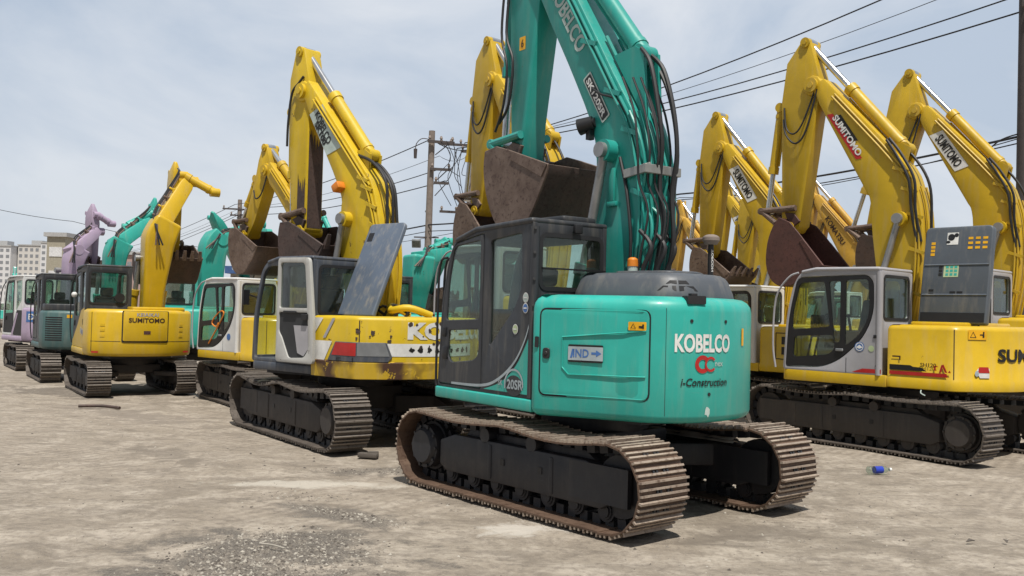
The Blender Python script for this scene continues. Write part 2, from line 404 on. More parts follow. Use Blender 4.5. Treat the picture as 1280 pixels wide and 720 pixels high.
def make_track(root, side, c, rz):
    g, w, hl, ht = c['gauge'], c['shoe'], c['hl'], c['ht']; det = c.get('detail', 1)
    y = side * g; n = c.get('nshoe', 46)
    path, pitch, (xc, zc, r) = track_path(hl, ht, c.get('sag', .035), n, c.get('sprocket', 'rear') == 'front')
    mb = MB()
    rs = random.Random(c['seed'] + side)
    for (x, z, a) in path:
        a += rs.uniform(-.025, .025)
        R = Matrix.Rotation(-a, 3, 'Y')
        t = Vector((cos(a), 0, sin(a))); nr = Vector((sin(a), 0, -cos(a)))  # outward
        cpos = Vector((x, y + rs.uniform(-.006, .006), z))
        mb.box(cpos, (pitch * 1.04, w, .016), R, 0)
        if det >= 1:
            for k, hgt in ((-.40, .034), (-.02, .024), (.30, .022)) if det > 1 else ((-.38, .034), (.12, .026)):
                mb.box(cpos + t * pitch * k + nr * (.008 + hgt / 2), (.019, w * .995, hgt), R, 1)
            mb.box(cpos - nr * .05, (pitch * .62, .15, .085), R, 2)  # chain link pair
        if det > 1:
            for yy in (-.085, -.045, .045, .085):
                for k in (.14,) :
                    mb.box(cpos + t * pitch * k + nr * .012 + Vector((0, yy, 0)), (.03, .022, .016), R, 2)
    belt = mb.build('crawler_track', [c['shoemat'], c['edgemat'], 'under_blk'], root, rz=rz, smooth=25)
    um = c['undermat']
    fr = -1 if c.get('sprocket', 'rear') == 'rear' else 1   # end that carries the drive
    # side frame: long welded box
    f = MB(); z0, z1 = zc - r * .56, zc + r * .50; hw = w * .30
    xa, xb = -xc + (r * .75 if fr < 0 else r * .15), xc - (r * .75 if fr > 0 else r * .15)
    poly = [(xa, z0 + .06), (xa + .12, z0), (xb - .12, z0), (xb, z0 + .06), (xb, z1 - .08), (xb - .25, z1), (xa + .3, z1), (xa, z1 - .08)]
    f.prism(poly, y - hw, y + hw)
    f.prism([(xa + .25, z1 - .02), (xb - .3, z1 - .02), (xb - .4, z1 + .07), (xa + .4, z1 + .07)], y - hw * .45, y + hw * .45)
    for xx in (xa + (xb - xa) * .3, xa + (xb - xa) * .66): f.bb(xx - .03, xx + .03, y - hw - .012, y + hw + .012, z0 + .02, z1 - .03)
    fo = f.build('track_frame', um, belt, bevel=.018)
    if det >= 1:
        for xx in (.36, .58):
            d = MB(); d.box((xa + (xb - xa) * xx, y + hw, (z0 + z1) / 2 + .02), (.055, .014, .06)); d.build('frame_hole', 'black', fo)
    # drive sprocket and travel motor cover
    s = MB(); sx = fr * xc; s.cyl((sx, y - .07, zc), (sx, y + .07, zc), r - .11, 20)
    if det >= 1:
        for k in range(17):
            a = 2 * pi * k / 17; s.box((sx + (r - .10) * cos(a), y, zc + (r - .10) * sin(a)), (.07, .06, .06), Matrix.Rotation(-a, 3, 'Y'))
    s.build('drive_sprocket', um, belt)
    h = MB(); h.cyl((sx, y + side * -.02, zc), (sx, y + side * hw * 1.02, zc), r * .62, 22); h.cyl((sx, y + side * hw * 1.02, zc), (sx, y + side * (hw * 1.02 + .05), zc), r * .54, 22, r * .46)
    if det > 1:
        for k in range(10): a = 2 * pi * k / 10; h.cyl((sx + r * .57 * cos(a), y + side * hw * 1.0, zc + r * .57 * sin(a)), (sx + r * .57 * cos(a), y + side * (hw * 1.02 + .02), zc + r * .57 * sin(a)), .018, 6)
    h.build('travel_motor', um, belt, smooth=40)
    i = MB(); ix = -fr * (xc - .01); i.cyl((ix, y - .10, zc), (ix, y + .10, zc), r - .10, 22); i.cyl((ix, y - hw * .9, zc), (ix, y + hw * .9, zc), .11, 14)
    i.bb(min(ix - fr * .16, ix + fr * .55), max(ix - fr * .16, ix + fr * .55), y - hw * 1.02, y - hw * .75, zc - r * .42, zc + r * .46); i.bb(min(ix - fr * .16, ix + fr * .55), max(ix - fr * .16, ix + fr * .55), y + hw * .75, y + hw * 1.02, zc - r * .42, zc + r * .46)
    i.build('idler_wheel', um, belt, smooth=40)
    for k in range(c.get('nroll', 7)):
        xx = xa + .12 + (xb - xa - .24) * k / (c.get('nroll', 7) - 1); ro = MB()
        ro.cyl((xx, y - hw * .62, .185), (xx, y + hw * .62, .185), .075, 12); ro.cyl((xx, y - .10, .185), (xx, y - .05, .185), .10, 14); ro.cyl((xx, y + .05, .185), (xx, y + .10, .185), .10, 14)
        ro.cyl((xx, y + hw * .62, .185), (xx, y + hw * .70, .185), .055, 10)
        ro.build('track_roller', um, belt, smooth=40)
    for xx in ((-.32, .38) if hl > 1.6 else (.05,)):
        ro = MB(); ro.cyl((xx, y - .1, zc + r - .14), (xx, y + hw, zc + r - .14), .075, 12); ro.bb(xx - .04, xx + .04, y + hw * .4, y + hw * .8, z1 - .05, zc + r - .12)
        ro.build('carrier_roller', um, belt, smooth=40)
    return belt

def make_under(root, c):
    rz = c['tyaw'] - c['yaw']
    make_track(root, 1, c, rz); make_track(root, -1, c, rz)
    g = c['gauge']; m = MB(); zt = c['zb']
    m.prism([(-.55, -.5), (.55, -.5), (.55, .5), (-.55, .5)], .42, zt - .20, 'xy')
    for sx in (-1, 1):
        for sy in (-1, 1):
            m.prism([(sx * .25, sy * .35), (sx * .62, sy * .35), (sx * 1.0, sy * (g - .05)), (sx * .62, sy * (g - .05))], .36, zt - .34, 'xy')
    m.cyl((0, 0, zt - .22), (0, 0, zt - .02), .56, 28); m.cyl((0, 0, zt - .12), (0, 0, zt + .02), .50, 28)
    m.build('undercarriage_frame', c['undermat'], root, bevel=.02, rz=rz)

def hyd(root, name, a, b, rb, rr, frac, barrel='yellow_boom', rod='chrome', two=None):
    """a hydraulic cylinder from a to b, barrel at a"""
    for dy in (two or (0,)):
        A, B = Vector(a) + Vector((0, dy, 0)), Vector(b) + Vector((0, dy, 0)); M = A.lerp(B, frac)
        m = MB(); m.cyl(A, M, rb, 16); d = (B - A).normalized()
        m.cyl(M - d * .10, M + d * .02, rb * 1.18, 16); m.cyl(A - Vector((0, rb * 1.1, 0)), A + Vector((0, rb * 1.1, 0)), rb * 1.05, 14)
        m.cyl(A + d * .12, A + d * .18, rb * 1.12, 14)
        u = d.orthogonal().normalized() if abs(d.y) > .5 else Vector((0, 1, 0)).cross(d).normalized()
        m.tube([A + d * .2 + u * rb * 1.25, M - d * .12 + u * rb * 1.25], rb * .2, 6, 1)
        o = m.build(name, barrel, root, smooth=40)
        r = MB(); r.cyl(M, B, rr, 14); r.cyl(B - Vector((0, rb * 1.0, 0)), B + Vector((0, rb * 1.0, 0)), rb * .95, 14)
        r.build('piston_rod', rod, o, smooth=40)

BUCKET = [(-1.03, -.17), (-.99, -.30), (-.82, -.58), (-.64, -.80), (-.47, -.88), (-.28, -.85), (-.08, -.68), (.08, -.38), (.14, -.10), (.12, .10), (-.10, .13), (-.34, .06)]
def make_bucket(root, P, ang, y, w, mats, k=1.0, teeth=5):
    ca, sa = cos(ang), sin(ang)
    B = [(P[0] + k * (x * ca - z * sa), P[1] + k * (x * sa + z * ca)) for x, z in BUCKET]
    m = MB()
    side = smooth2(B[:10], 3) + B[10:]
    for s in (-1, 1): m.prism(side, y + s * w / 2 - .014, y + s * w / 2 + .014, mi=0)
    wrap = B[:10]; cx = sum(p[0] for p in B) / len(B); cz = sum(p[1] for p in B) / len(B)
    wr = smooth2(wrap, 3)
    inn = [(x + (cx - x) * .045, z + (cz - z) * .045) for x, z in wr]
    m.prism(wr + inn[::-1], y - w / 2 + .003, y + w / 2 - .003, mi=1)
    for s in (-1, 1):   # cheek wear strip along the mouth
        m.prism([B[0], (B[0][0] + (B[11][0] - B[0][0]) * .8, B[0][1] + (B[11][1] - B[0][1]) * .8), (B[0][0] + (B[10][0] - B[0][0]) * .7, B[0][1] + (B[10][1] - B[0][1]) * .7 - .10), (B[1][0] + .06 * ca, B[1][1] + .06 * sa)], y + s * (w / 2 + .014), y + s * (w / 2 + .026), mi=0)
    for s in (-.17, .17):   # hinge plates
        m.prism([B[9], (P[0] + k * (.22 * ca - .17 * sa), P[1] + k * (.22 * sa + .17 * ca)), (P[0] + k * (.05 * ca - .24 * sa), P[1] + k * (.05 * sa + .24 * ca)), (P[0] + k * (-.12 * ca - .18 * sa), P[1] + k * (-.12 * sa + .18 * ca)), B[10], (P[0] + k * (-.05 * ca), P[1] - .02)], y + s - .022, y + s + .022, mi=0)
    o = m.build('bucket', mats, root, bevel=.006, seg=1)
    dv = Vector((B[0][0] - B[1][0], 0, B[0][1] - B[1][1])).normalized()
    for i in range(teeth):
        yy = y - w / 2 + .06 + (w - .12) * i / 4; t = MB(); a = Vector((B[0][0], yy, B[0][1])); b = a + dv * .17
        u = dv.cross(Vector((0, 1, 0)))
        t.loft([[a + Vector((0, s, 0)) + u * q - dv * .06 for s, q in ((-.045, -.035), (.045, -.035), (.045, .035), (-.045, .035))], [a + Vector((0, s, 0)) + u * q + dv * .05 for s, q in ((-.04, -.028), (.04, -.028), (.04, .028), (-.04, .028))], [b + Vector((0, s, 0)) + u * q for s, q in ((-.03, -.008), (.03, -.008), (.03, .008), (-.03, .008))]])
        t.build('tooth', mats[0], o)
    return o

CONV = dict(
    lower=[(.10, 1.42), (.24, 1.9), (.42, 3.2), (.47, 3.78), (.62, 4.08), (1.38, 5.46)],
    upper=[(1.30, 5.88), (.03, 4.47), (-.25, 3.95), (-.36, 3.40), (-.36, 2.6), (-.22, 1.75), (-.16, 1.42)],
    E=(1.67, 6.56), T=(1.52, 5.80), P=(1.90, 3.44), lug=(-.02, 4.52), bpin=(-.05, 3.46), bfoot=(.62, 1.18),
    arm=[(1.60, 6.62), (1.72, 6.63), (1.78, 6.56), (2.02, 6.26), (2.11, 5.60), (2.07, 3.6), (1.98, 3.36), (1.84, 3.34), (1.72, 3.46), (1.40, 5.66), (1.40, 5.92)],
    bang=.47, bucket_y=0)

def front_end(root, c, pose, y=-.1, bw=.38, aw=.30):
    bm, am = c['boommat'], c.get('armmat', c['boommat'])
    lo = smooth2(pose['lower'], 4); up = smooth2(pose['upper'], 4)
    T = pose['T']; r = .17
    d0 = atan2(lo[-1][1] - T[1], lo[-1][0] - T[0]); d1 = atan2(up[0][1] - T[1], up[0][0] - T[0])
    if d1 < d0: d1 += 2 * pi
    tip = [(T[0] + r * cos(d0 + (d1 - d0) * i / 8), T[1] + r * sin(d0 + (d1 - d0) * i / 8)) for i in range(9)]
    m = MB(); m.prism(lo + tip + up, y - bw / 2, y + bw / 2)
    b = m.build('boom', bm, root, bevel=.022)
    def boss(par, mat, a, b_, rad):
        x = MB(); x.cyl(a, b_, rad, 18); x.cyl((a[0], a[1] - .02, a[2]), (a[0], b_[1] + .02, a[2]), rad * .45, 10); x.build('pin_boss', mat, par, smooth=40)
    boss(b, bm, (pose['bpin'][0], y - bw / 2 - .10, pose['bpin'][1]), (pose['bpin'][0], y + bw / 2 + .13, pose['bpin'][1]), .115)
    boss(b, bm, (T[0], y - bw / 2 - .05, T[1]), (T[0], y + bw / 2 + .05, T[1]), .12)
    lg = pose['lug']; nb = pose['lugbase']
    for s in (-.10, .10):
        x = MB(); x.prism([(lg[0] - .11, lg[1] + .06), (lg[0] + .02, lg[1] + .14), nb[0], nb[1]], y + s - .02, y + s + .02); x.build('cylinder_lug', bm, b)
    # arm
    a = MB(); a.prism(pose['arm'], y - aw / 2, y + aw / 2); ao = a.build('arm', am, root, bevel=.02)
    boss(ao, am, (T[0] + .09, y - aw / 2 - .03, T[1] - .02), (T[0] + .09, y + aw / 2 + .03, T[1] - .02), .09)
    boss(ao, am, (pose['P'][0], y - aw / 2 - .05, pose['P'][1]), (pose['P'][0], y + aw / 2 + .05, pose['P'][1]), .09)
    boss(ao, am, (pose['E'][0], y - aw / 2 - .03, pose['E'][1]), (pose['E'][0], y + aw / 2 + .03, pose['E'][1]), .085)
    E, P = pose['E'], pose['P']
    hyd(root, 'boom_cylinder', (pose['bfoot'][0], y, pose['bfoot'][1]), (pose['bpin'][0], y, pose['bpin'][1]), .085, .05, pose.get('bfrac', .62), bm, 'dullrod', two=(-bw / 2 - .10, bw / 2 + .10))
    hyd(root, 'arm_cylinder', (lg[0], y, lg[1] + .06), (E[0], y, E[1]), .095, .055, pose.get('afrac', .56), bm)
    bc0, bc1 = pose['bc']; hyd(root, 'bucket_cylinder', (bc0[0], y, bc0[1]), (bc1[0], y, bc1[1]), .078, .045, pose.get('cfrac', .62), am)
    lk = MB()
    for s in (-.2, .2):
        lk.cyl((bc1[0], y + s, bc1[1]), (P[0] - .12, y + s, P[1] + .32), .05, 10); lk.cyl((bc1[0], y + s, bc1[1]), (P[0] + .26, y + s, P[1] + .08), .05, 10)
    lk.cyl((bc1[0], y - .24, bc1[1]), (bc1[0], y + .24, bc1[1]), .06, 12)
    lk.build('bucket_link', c.get('linkmat', 'bucket_rust'), root)
    # pipes and hoses
    yl = y + bw / 2 + .022
    k = len(up); path = [up[int(i)] for i in (k * .06, k * .2, k * .33, k * .45, k * .58, k * .7, k * .84, k * .97)]
    pm = MB()
    for j, off in enumerate((.05, .11)):
        pts = []
        for (px, pz) in path:
            pts.append((px + off * .8 * (1 if px > -9 else 1), yl + .006 * (j % 2), pz - off * .5))
        pm.tube(pts, .018, 6, 3)
    for q in path[1:-1]: pm.box((q[0] + .08, yl + .005, q[1] - .05), (.26, .03, .05), Matrix.Rotation(-.35, 3, 'Y'))
    # pipe pair on the back of the boom
    for s in (-.09, .09): pm.tube([(px - .045, y + s, pz + .01) for px, pz in up[len(up) // 3:-1:2]], .02, 6, 2)
    pm.build('boom_pipe', bm, b, smooth=40)
    hp = pose['hoses']
    for pts, dy, rr in hp:
        h = MB(); h.tube([(px, y + dy + q, pz) for px, pz, q in pts], rr, 7, 6); h.build('hydraulic_hose', 'rubber', b, smooth=50)
    lamp = pose.get('lamp')
    if lamp:
        l = MB(); l.box((lamp[0], y + bw / 2 + .06, lamp[1]), (.16, .16, .12), Matrix.Rotation(.5, 3, 'Y')); l.bb(lamp[0] - .03, lamp[0] + .05, y + bw / 2 - .005, y + bw / 2 + .05, lamp[1] - .08, lamp[1] - .02)
        l.build('work_lamp', c.get('lampmat', 'black'), b, bevel=.02)
    make_bucket(root, P, pose['bang'], y + pose.get('bucket_y', 0), pose.get('bucket_w', .95), c['bucketmat'], pose.get('bk', 1), pose.get('teeth', 5))
    return b, ao

CONV['lugbase'] = [(.20, 4.66), (-.08, 4.35)]
CONV['bc'] = ((2.20, 5.55), (2.44, 3.74))
CONV['hoses'] = [
    ([(1.42, 5.72, 0), (1.60, 5.05, .03), (1.78, 4.85, .04), (1.98, 5.02, .02), (2.06, 5.3, -.02)], .19, .017),
    ([(1.44, 5.78, 0), (1.66, 5.2, .03), (1.82, 5.02, .04), (1.98, 5.14, .02), (2.05, 5.5, -.02)], .185, .015),
    ([(.20, 4.72, .06), (.02, 4.45, .09), (-.18, 4.05, .10), (-.22, 3.6, .09), (-.30, 3.1, .06)], .16, .022),
    ([(.16, 4.74, .06), (-.06, 4.45, .09), (-.26, 4.05, .10), (-.28, 3.6, .09), (-.36, 3.1, .06)], .15, .022),
    ([(.20, 4.70, 0), (-.12, 4.46, .0), (-.38, 4.0, .0), (-.42, 3.4, .0), (-.40, 2.8, 0)], .0, .022)]

# ------------------------------------------------------------------ cab
def make_cab(root, k):
    """k: outline (x,z) from rear bottom, front bottom, up and back to rear top; holes on the left side"""
    y0, y1 = k['y0'], k['y1']; out = k['outline']; mat = k['mat']; x0 = out[0][0]; th = .05
    z0 = out[0][1]; z1 = max(p[1] for p in out); nfront = k.get('front', (1, 4)); gm = k.get('glass', 'glass')
    L = lambda u, v, d: (u, y1 + d, v)
    R = lambda u, v, d: (u, y0 - d, v)
    rout = rnd(out, k.get('round', [.03] + [.06] * (len(out) - 2) + [.07]))
    m = MB(); m.panel(rout, k['holesL'], L, th); m.panel(rout, k['holesR'], R, th)
    # rear wall
    rw = k['rearwin']; ze = z1 - .04
    m.panel(rect(y0 + .052, y1 - .052, z0, ze), [rnd(rect(*rw), .07)] if rw else [], lambda u, v, d: (x0 + .004 - d, u, v), .045)
    # roof and front frame: sheets following the outline
    i0, i1 = nfront
    def strip(idx, ya, yb, t):
        a = [out[i] for i in idx]; inn = []
        cx, cz = sum(p[0] for p in out) / len(out), sum(p[1] for p in out) / len(out)
        for i, p in enumerate(a):
            q0, q1 = a[max(i - 1, 0)], a[min(i + 1, len(a) - 1)]; d = Vector((q1[0] - q0[0], q1[1] - q0[1])).normalized(); n = Vector((-d.y, d.x))
            if n.dot(Vector((cx - p[0], cz - p[1]))) < 0: n = -n
            inn.append((p[0] + n.x * t, p[1] + n.y * t))
        return a, inn
    roof = [out[i] for i in range(i1, len(out))]
    a, inn = strip(range(i1, len(out)), 0, 0, .05)
    o = m.build('cab', mat, root, bevel=.012)
    rf = MB(); lift = .012
    a = [(p[0] + (.03 if j == len(a) - 1 and False else 0), p[1] + lift) for j, p in enumerate(a)]
    rf.prism(a + inn[::-1], y0 - .02, y1 + .02)
    rf.build('cab_roof', k.get('roofmat', mat), o, bevel=.03, seg=3)
    # windscreen between the pillars and sill below it
    fr = [out[i] for i in range(i0, i1 + 1)]; low = fr[0]; t0 = .12
    s = MB(); cut = (low[0] + (fr[1][0] - low[0]) * t0, low[1] + (fr[1][1] - low[1]) * t0)
    s.prism([low, cut, (cut[0] - .05, cut[1]), (low[0] - .05, low[1])], y0 + .052, y1 - .052)
    s.bb(x0 + .05, low[0] - .05, y0 + .05, y1 - .05, z0 + .004, z0 + .05)
    s.build('sill', mat, o)
    a2 = [cut] + fr[1:]; inn2 = [(p[0] - .022, p[1] - .008) for p in a2]
    w = MB(); w.prism(a2 + inn2[::-1], y0 + .053, y1 - .053); w.build('windscreen', gm, o)
    for h in k['holesL'][k.get('skip_pane', 0):]:
        w = MB(); w.panel(inset(h, -.012), [], lambda u, v, d: (u, y1 - .022 + d, v), .006); w.build('window', gm, o)
    for h in k['holesR']:
        w = MB(); w.panel(inset(h, -.012), [], lambda u, v, d: (u, y0 + .022 - d, v), .006); w.build('window', gm, o)
    if rw:
        w = MB(); w.panel(inset(rnd(rect(*rw), .07), -.012), [], lambda u, v, d: (x0 + .026 - d, u, v), .006); w.build('window', gm, o)
        sl = MB(); sl.panel(inset(rnd(rect(*rw), .07), -.03), [inset(rnd(rect(*rw), .07), .012)], lambda u, v, d: (x0 - .004 - d, u, v), .012)
        sl.build('window_seal', 'rubber', o)
    # seat, console, levers
    cx = (x0 + out[1][0]) / 2 - .12; cy = (y0 + y1) / 2
    st = MB(); st.bb(cx - .22, cx + .28, cy - .24, cy + .24, z0 + .36, z0 + .50); st.bb(cx - .15, cx + .15, cy - .18, cy + .18, z0 + .05, z0 + .37)
    st.box((cx - .26, cy, z0 + .78), (.12, .46, .62), Matrix.Rotation(-.15, 3, 'Y')); st.box((cx - .33, cy, z0 + 1.18), (.09, .26, .18), Matrix.Rotation(-.15, 3, 'Y'))
    st.build('driver_seat', 'seat', o, bevel=.035, seg=2)
    cn = MB()
    for s in (-1, 1):
        cn.bb(cx - .25, cx + .28, cy + s * .27, cy + s * .37, z0 + .35, z0 + .62); cn.cyl((cx + .22, cy + s * .32, z0 + .6), (cx + .26, cy + s * .32, z0 + .82), .022, 8); cn.sphere((cx + .265, cy + s * .32, z0 + .85), .035, 8, 6)
    cn.cyl((cx + .75, cy - .1, z0 + .05), (cx + .6, cy - .1, z0 + .75), .018, 8); cn.cyl((cx + .75, cy + .1, z0 + .05), (cx + .6, cy + .1, z0 + .75), .018, 8)
    cn.bb(cx + .72, cx + .86, y0 + .08, y0 + .3, z0 + .5, z0 + .85)
    cn.build('control_console', 'interior', o, bevel=.012, seg=1)
    return o

def door_part(cab, outline, holes, y, mat, glass='glass', th=.035, name='cab_door'):
    m = MB(); m.panel(outline, holes, lambda u, v, d: (u, y + d, v), th); o = m.build(name, mat, cab, bevel=.008, seg=1)
    for h in holes:
        w = MB(); w.panel(inset(h, -.01), [], lambda u, v, d: (u, y - .014 + d, v), .006); w.build('window', glass, o)
    return o

def rail(root, pts, r=.017, mat='black', name='handrail'):
    m = MB(); m.tube(pts, r, 8, 1 if len(pts) < 3 else 4); return m.build(name, mat, root, smooth=50)

def decal(parent, polys, fn, mat, name='sticker', off=.004):
    m = MB()
    for p in polys:
        if max(q[0] for q in p) - min(q[0] for q in p) > .12:
            v2, f2 = flat2d(p, [], .05); m.add([fn(q[0], q[1], off) for q in v2], f2); continue
        tri = tessellate_polygon([[Vector((q[0], q[1], 0)) for q in p]]); m.add([fn(q[0], q[1], off) for q in p], [tuple(t) for t in tri])
    me = bpy.data.meshes.new(name); me.from_pydata(m.v, [], m.f); me.materials.append(MAT[mat])
    o = bpy.data.objects.new(name, me); COL.objects.link(o); o.parent = parent; return o

def ring(cx, cz, ro, ri, a0, a1, n=16):
    o = [(cx + ro * cos(a0 + (a1 - a0) * i / n), cz + ro * sin(a0 + (a1 - a0) * i / n)) for i in range(n + 1)]
    return o + [(cx + ri * cos(a0 + (a1 - a0) * i / n), cz + ri * sin(a0 + (a1 - a0) * i / n)) for i in range(n, -1, -1)]

from mathutils import noise as mn
def hz(x, y):
    """height of the yard floor: slightly uneven and rutted near the machines"""
    if not (-16 <= x <= 12 and 5.2 <= y <= 21.2): return 0
    e_ = max(0, min(1, (x + 16) / 1.5, (12 - x) / 1.5, (y - 5.2) / .5, (21.2 - y) / 1.5))
    h = mn.fractal(Vector((x * .55, y * .55, 0)), .9, 2.1, 5) * .020 + mn.fractal(Vector((x * 4, y * 4, 3)), .8, 2.2, 4) * .008
    u = x * .76 + y * .65      # old rut lines across the yard
    h -= .016 * max(0, 1 - abs(mn.noise(Vector((u * .35, (x - y) * .04, 7)))) * 9)
    d = hypot((x + 1.75) / 1.0, (y - 6.9) / 1.1); h += max(0, 1 - d) * .05
    return e_ * min(0 if d > 1 else .05, h - .012)

GROUP = 'used excavators parked in rows in the yard'
def machine(c):
    r = empty('excavator', (c['x'], c['y'], 0), c['yaw'] + pi / 2, c.get('s', 1))
    tag(r, c['label'], 'excavator', GROUP); make_under(r, c); return r

def base(**kw):
    d = dict(gauge=.97, shoe=.50, hl=1.80, ht=.80, zb=.95, nshoe=46, nroll=7, shoemat='shoe_dark', edgemat='shoe_darkedge', undermat='under_brn', detail=1,
             boommat='yellow_boom', bucketmat=['bucket_rust', 'bucket_dark'], seed=1)
    d.update(kw); return d
def wallfn(w, s, z, slant=0): return lambda u, v, d=.006: w.at(s + u, z + v, d)

# ---------------------------------------------------------------- 1. the teal short-tail machine in front
def build_front_teal():
    c = base(x=.901, y=9.632, yaw=.629, tyaw=.695, seed=11, label='teal excavator with black cab, short rounded rear and wide rusty tracks, nearest to the camera',
             gauge=.985, shoe=.60, hl=1.80, ht=.80, nshoe=51, detail=2, shoemat='shoe_rust', edgemat='shoe_polish', undermat='under_blk', sprocket='front', sag=.045,
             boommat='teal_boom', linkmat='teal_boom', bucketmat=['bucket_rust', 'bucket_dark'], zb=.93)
    r = machine(c)
    plan = rnd([(-.38, 1.13), (-.46, 1.19), (-1.48, .63), (-1.66, .23), (-1.66, -.23), (-1.46, -.74), (-.46, -1.19), (-.38, -1.13)], [.02, .10, .20, .25, .25, .22, .1, .02], 5)
    m = shell(plan, [(.925, .10), (.935, .05), (.96, .015), (1.0, 0), (1.92, 0), (1.975, .012), (2.015, .04), (2.045, .09), (2.055, .16)])
    body = m.build('upper_body', 'teal', r, smooth=50)
    w = Wall(plan[:-1])
    # revolving frame with the teal skirt under the cab, right-hand tank
    fm = MB(); fm.prism(rnd([(1.40, .20), (1.40, 1.08), (1.33, 1.155), (-.40, 1.155), (-.40, .20)], [.02, .06, .06, .02, .02]), .945, 1.06, 'xy')
    fm.bb(-.42, 1.15, -1.15, -.50, .95, 1.72); fm.build('cab_skirt', 'teal', body, bevel=.03, seg=3)
    fl = MB(); fl.prism([(1.25, -.95), (1.25, 1.0), (-1.3, .6), (-1.3, -.6)], .90, .945, 'xy'); fl.bb(.0, .9, -.48, .15, 1.0, 1.45); fl.build('revolving_frame', 'under_blk', body)
    # engine door on the left rear
    do = rnd(rect(.185, 1.215, 1.13, 1.915), .06)
    g = MB(); g.panel(inset(do, -.014), [], lambda u, v, d: w.at(u, v, .003 + d), .01); g.build('door_gap', 'black', body)
    d = MB(); d.panel(inset(do, .004), [], lambda u, v, dd: w.at(u, v, .012 + dd), .02); door = d.build('engine_door', 'teal', body, bevel=.006)
    rib = MB()
    for a, b in (((.40, 1.665), (1.19, 1.74)), ((.40, 1.665), (.405, 1.39)), ((.405, 1.39), (.47, 1.325)), ((.47, 1.325), (1.19, 1.335))):
        rib.tube([w.at(a[0] + (b[0] - a[0]) * t, a[1] + (b[1] - a[1]) * t, .0125) for t in (0, .25, .5, .75, 1)], .007, 6, 1)
    rib.build('pressed_rib', 'teal', door, smooth=60)
    la = MB(); la.panel(rnd(rect(.215, .285, 1.46, 1.56), .03), [], lambda u, v, dd: w.at(u, v, .028 + dd), .018)
    la.panel(ellipse(.25, 1.51, .018, .018, 12), [], lambda u, v, dd: w.at(u, v, .036 + dd), .01); la.build('door_latch', 'rubber', door, bevel=.004, seg=1)
    la = MB(); la.panel(rnd(rect(.13, .165, 1.56, 1.66), .01), [], lambda u, v, dd: w.at(u, v, .014 + dd), .016); la.build('hinge', 'rubber', body)
    st = decal(door, [rnd(rect(.465, .80, 1.44, 1.60), .012)], lambda u, v, d: w.at(u, v, .010 + d), 'letter_black', 'sticker', .006)
    decal(st, [rect(.465, .80, 1.458, 1.582)], lambda u, v, d: w.at(u, v, .014 + d), 'sticker_grey', 'sticker_face', .005)
    lettering('IND', .15, .075, lambda u, v: w.at(.515 + u, 1.485 + v, .021), 'sticker_blue', st, .02, 'lettering')
    decal(st, [[(.485, 1.48), (.505, 1.48), (.525, 1.56), (.505, 1.56)]], lambda u, v, d: w.at(u, v, .016 + d), 'sticker_blue', 'slash_mark', .005)
    decal(st, [[(.69, 1.515), (.735, 1.515), (.735, 1.495), (.785, 1.525), (.735, 1.555), (.735, 1.535), (.69, 1.535)]], lambda u, v, d: w.at(u, v, .016 + d), 'sticker_blue', 'arrow_mark', .005)
    wn = decal(door, [rnd(rect(1.03, 1.19, 1.745, 1.82), .008)], lambda u, v, d: w.at(u, v, .012 + d), 'sticker_yellow', 'warning_sticker', .005)
    decal(wn, [ring(1.075, 1.777, .030, .022, pi / 2, pi / 2 + 2 * pi, 3), [(1.125, 1.77), (1.17, 1.76), (1.17, 1.80), (1.155, 1.80), (1.155, 1.785), (1.125, 1.785)]], lambda u, v, d: w.at(u, v, .017 + d), 'letter_black', 'warning_mark', .004)
    # maker's name and marks on the tail
    s0 = 1.44
    lettering('KOBELCO', .62, .165, lambda u, v: w.at(s0 + u, 1.562 + v, .006), 'letter_white', body, .035)
    for k, cx in enumerate((1.72, 1.81)):
        decal(body, [ring(cx, 1.458, .080 - .012 * k, .042 + .005 * k, .22 * pi, 1.78 * pi, 20)], lambda u, v, d: w.at(u, v, d), 'red', 'red_crescent_mark', .006 + .002 * k)
    lettering('nex', .10, .035, lambda u, v: w.at(1.865 + u, 1.44 + v, .006), 'letter_dirty', body, .01)
    lettering('i-Construction', .52, .072, lambda u, v: w.at(1.50 + u, 1.262 + v, .006), 'letter_black', body, .018, slant=.2)
    # dents, scraped paint and bolt plugs of the counterweight
    decal(body, [[(1.78 + .05 * random.uniform(.4, 1) * cos(a), 1.04 + .06 * random.uniform(.4, 1) * sin(a)) for a in [k * pi / 5 for k in range(10)]]], lambda u, v, d: w.at(u, v, d), 'letter_dirty', 'scrape', .003)
    for s_, z_ in ((1.60, 1.84), (2.0, 1.84), (1.80, 1.19)):
        pg = MB(); pg.panel(ellipse(s_, z_, .016, .016, 10), [], lambda u, v, d: w.at(u, v, .006 + d), .01); pg.build('plug', 'rubber', body)
    refl = decal(body, [rect(2.28, 2.33, 1.62, 1.78)], lambda u, v, d: w.at(u, v, d), 'sticker_yellow', 'reflector', .006)
    sm = MB(); sm.panel(rect(1.36, 1.364, 1.0, 1.95), [], lambda u, v, d: w.at(u, v, .002 + d), .003); sm.build('panel_seam', 'rubber', body)
    # grey hood with vents
    hp = rnd([(-.34, .62), (-.55, .66), (-1.36, .42), (-1.50, .15), (-1.50, -.25), (-1.30, -.66), (-.5, -1.05), (-.34, -1.05)], [.05, .12, .2, .2, .2, .2, .1, .05], 4)
    hm = shell(hp, [(2.0, 0), (2.06, .0), (2.10, .010), (2.21, .055), (2.25, .085), (2.275, .13), (2.283, .22)])
    hood = hm.build('engine_hood', 'hood_dark', body, smooth=50)
    hw = Wall(hp[2:-1]); 
    def hfn(u, v, d): t = (v - 2.10) / .10; return hw.at(u, v, -.010 - .041 * t + .005 + d)
    v_ = MB()
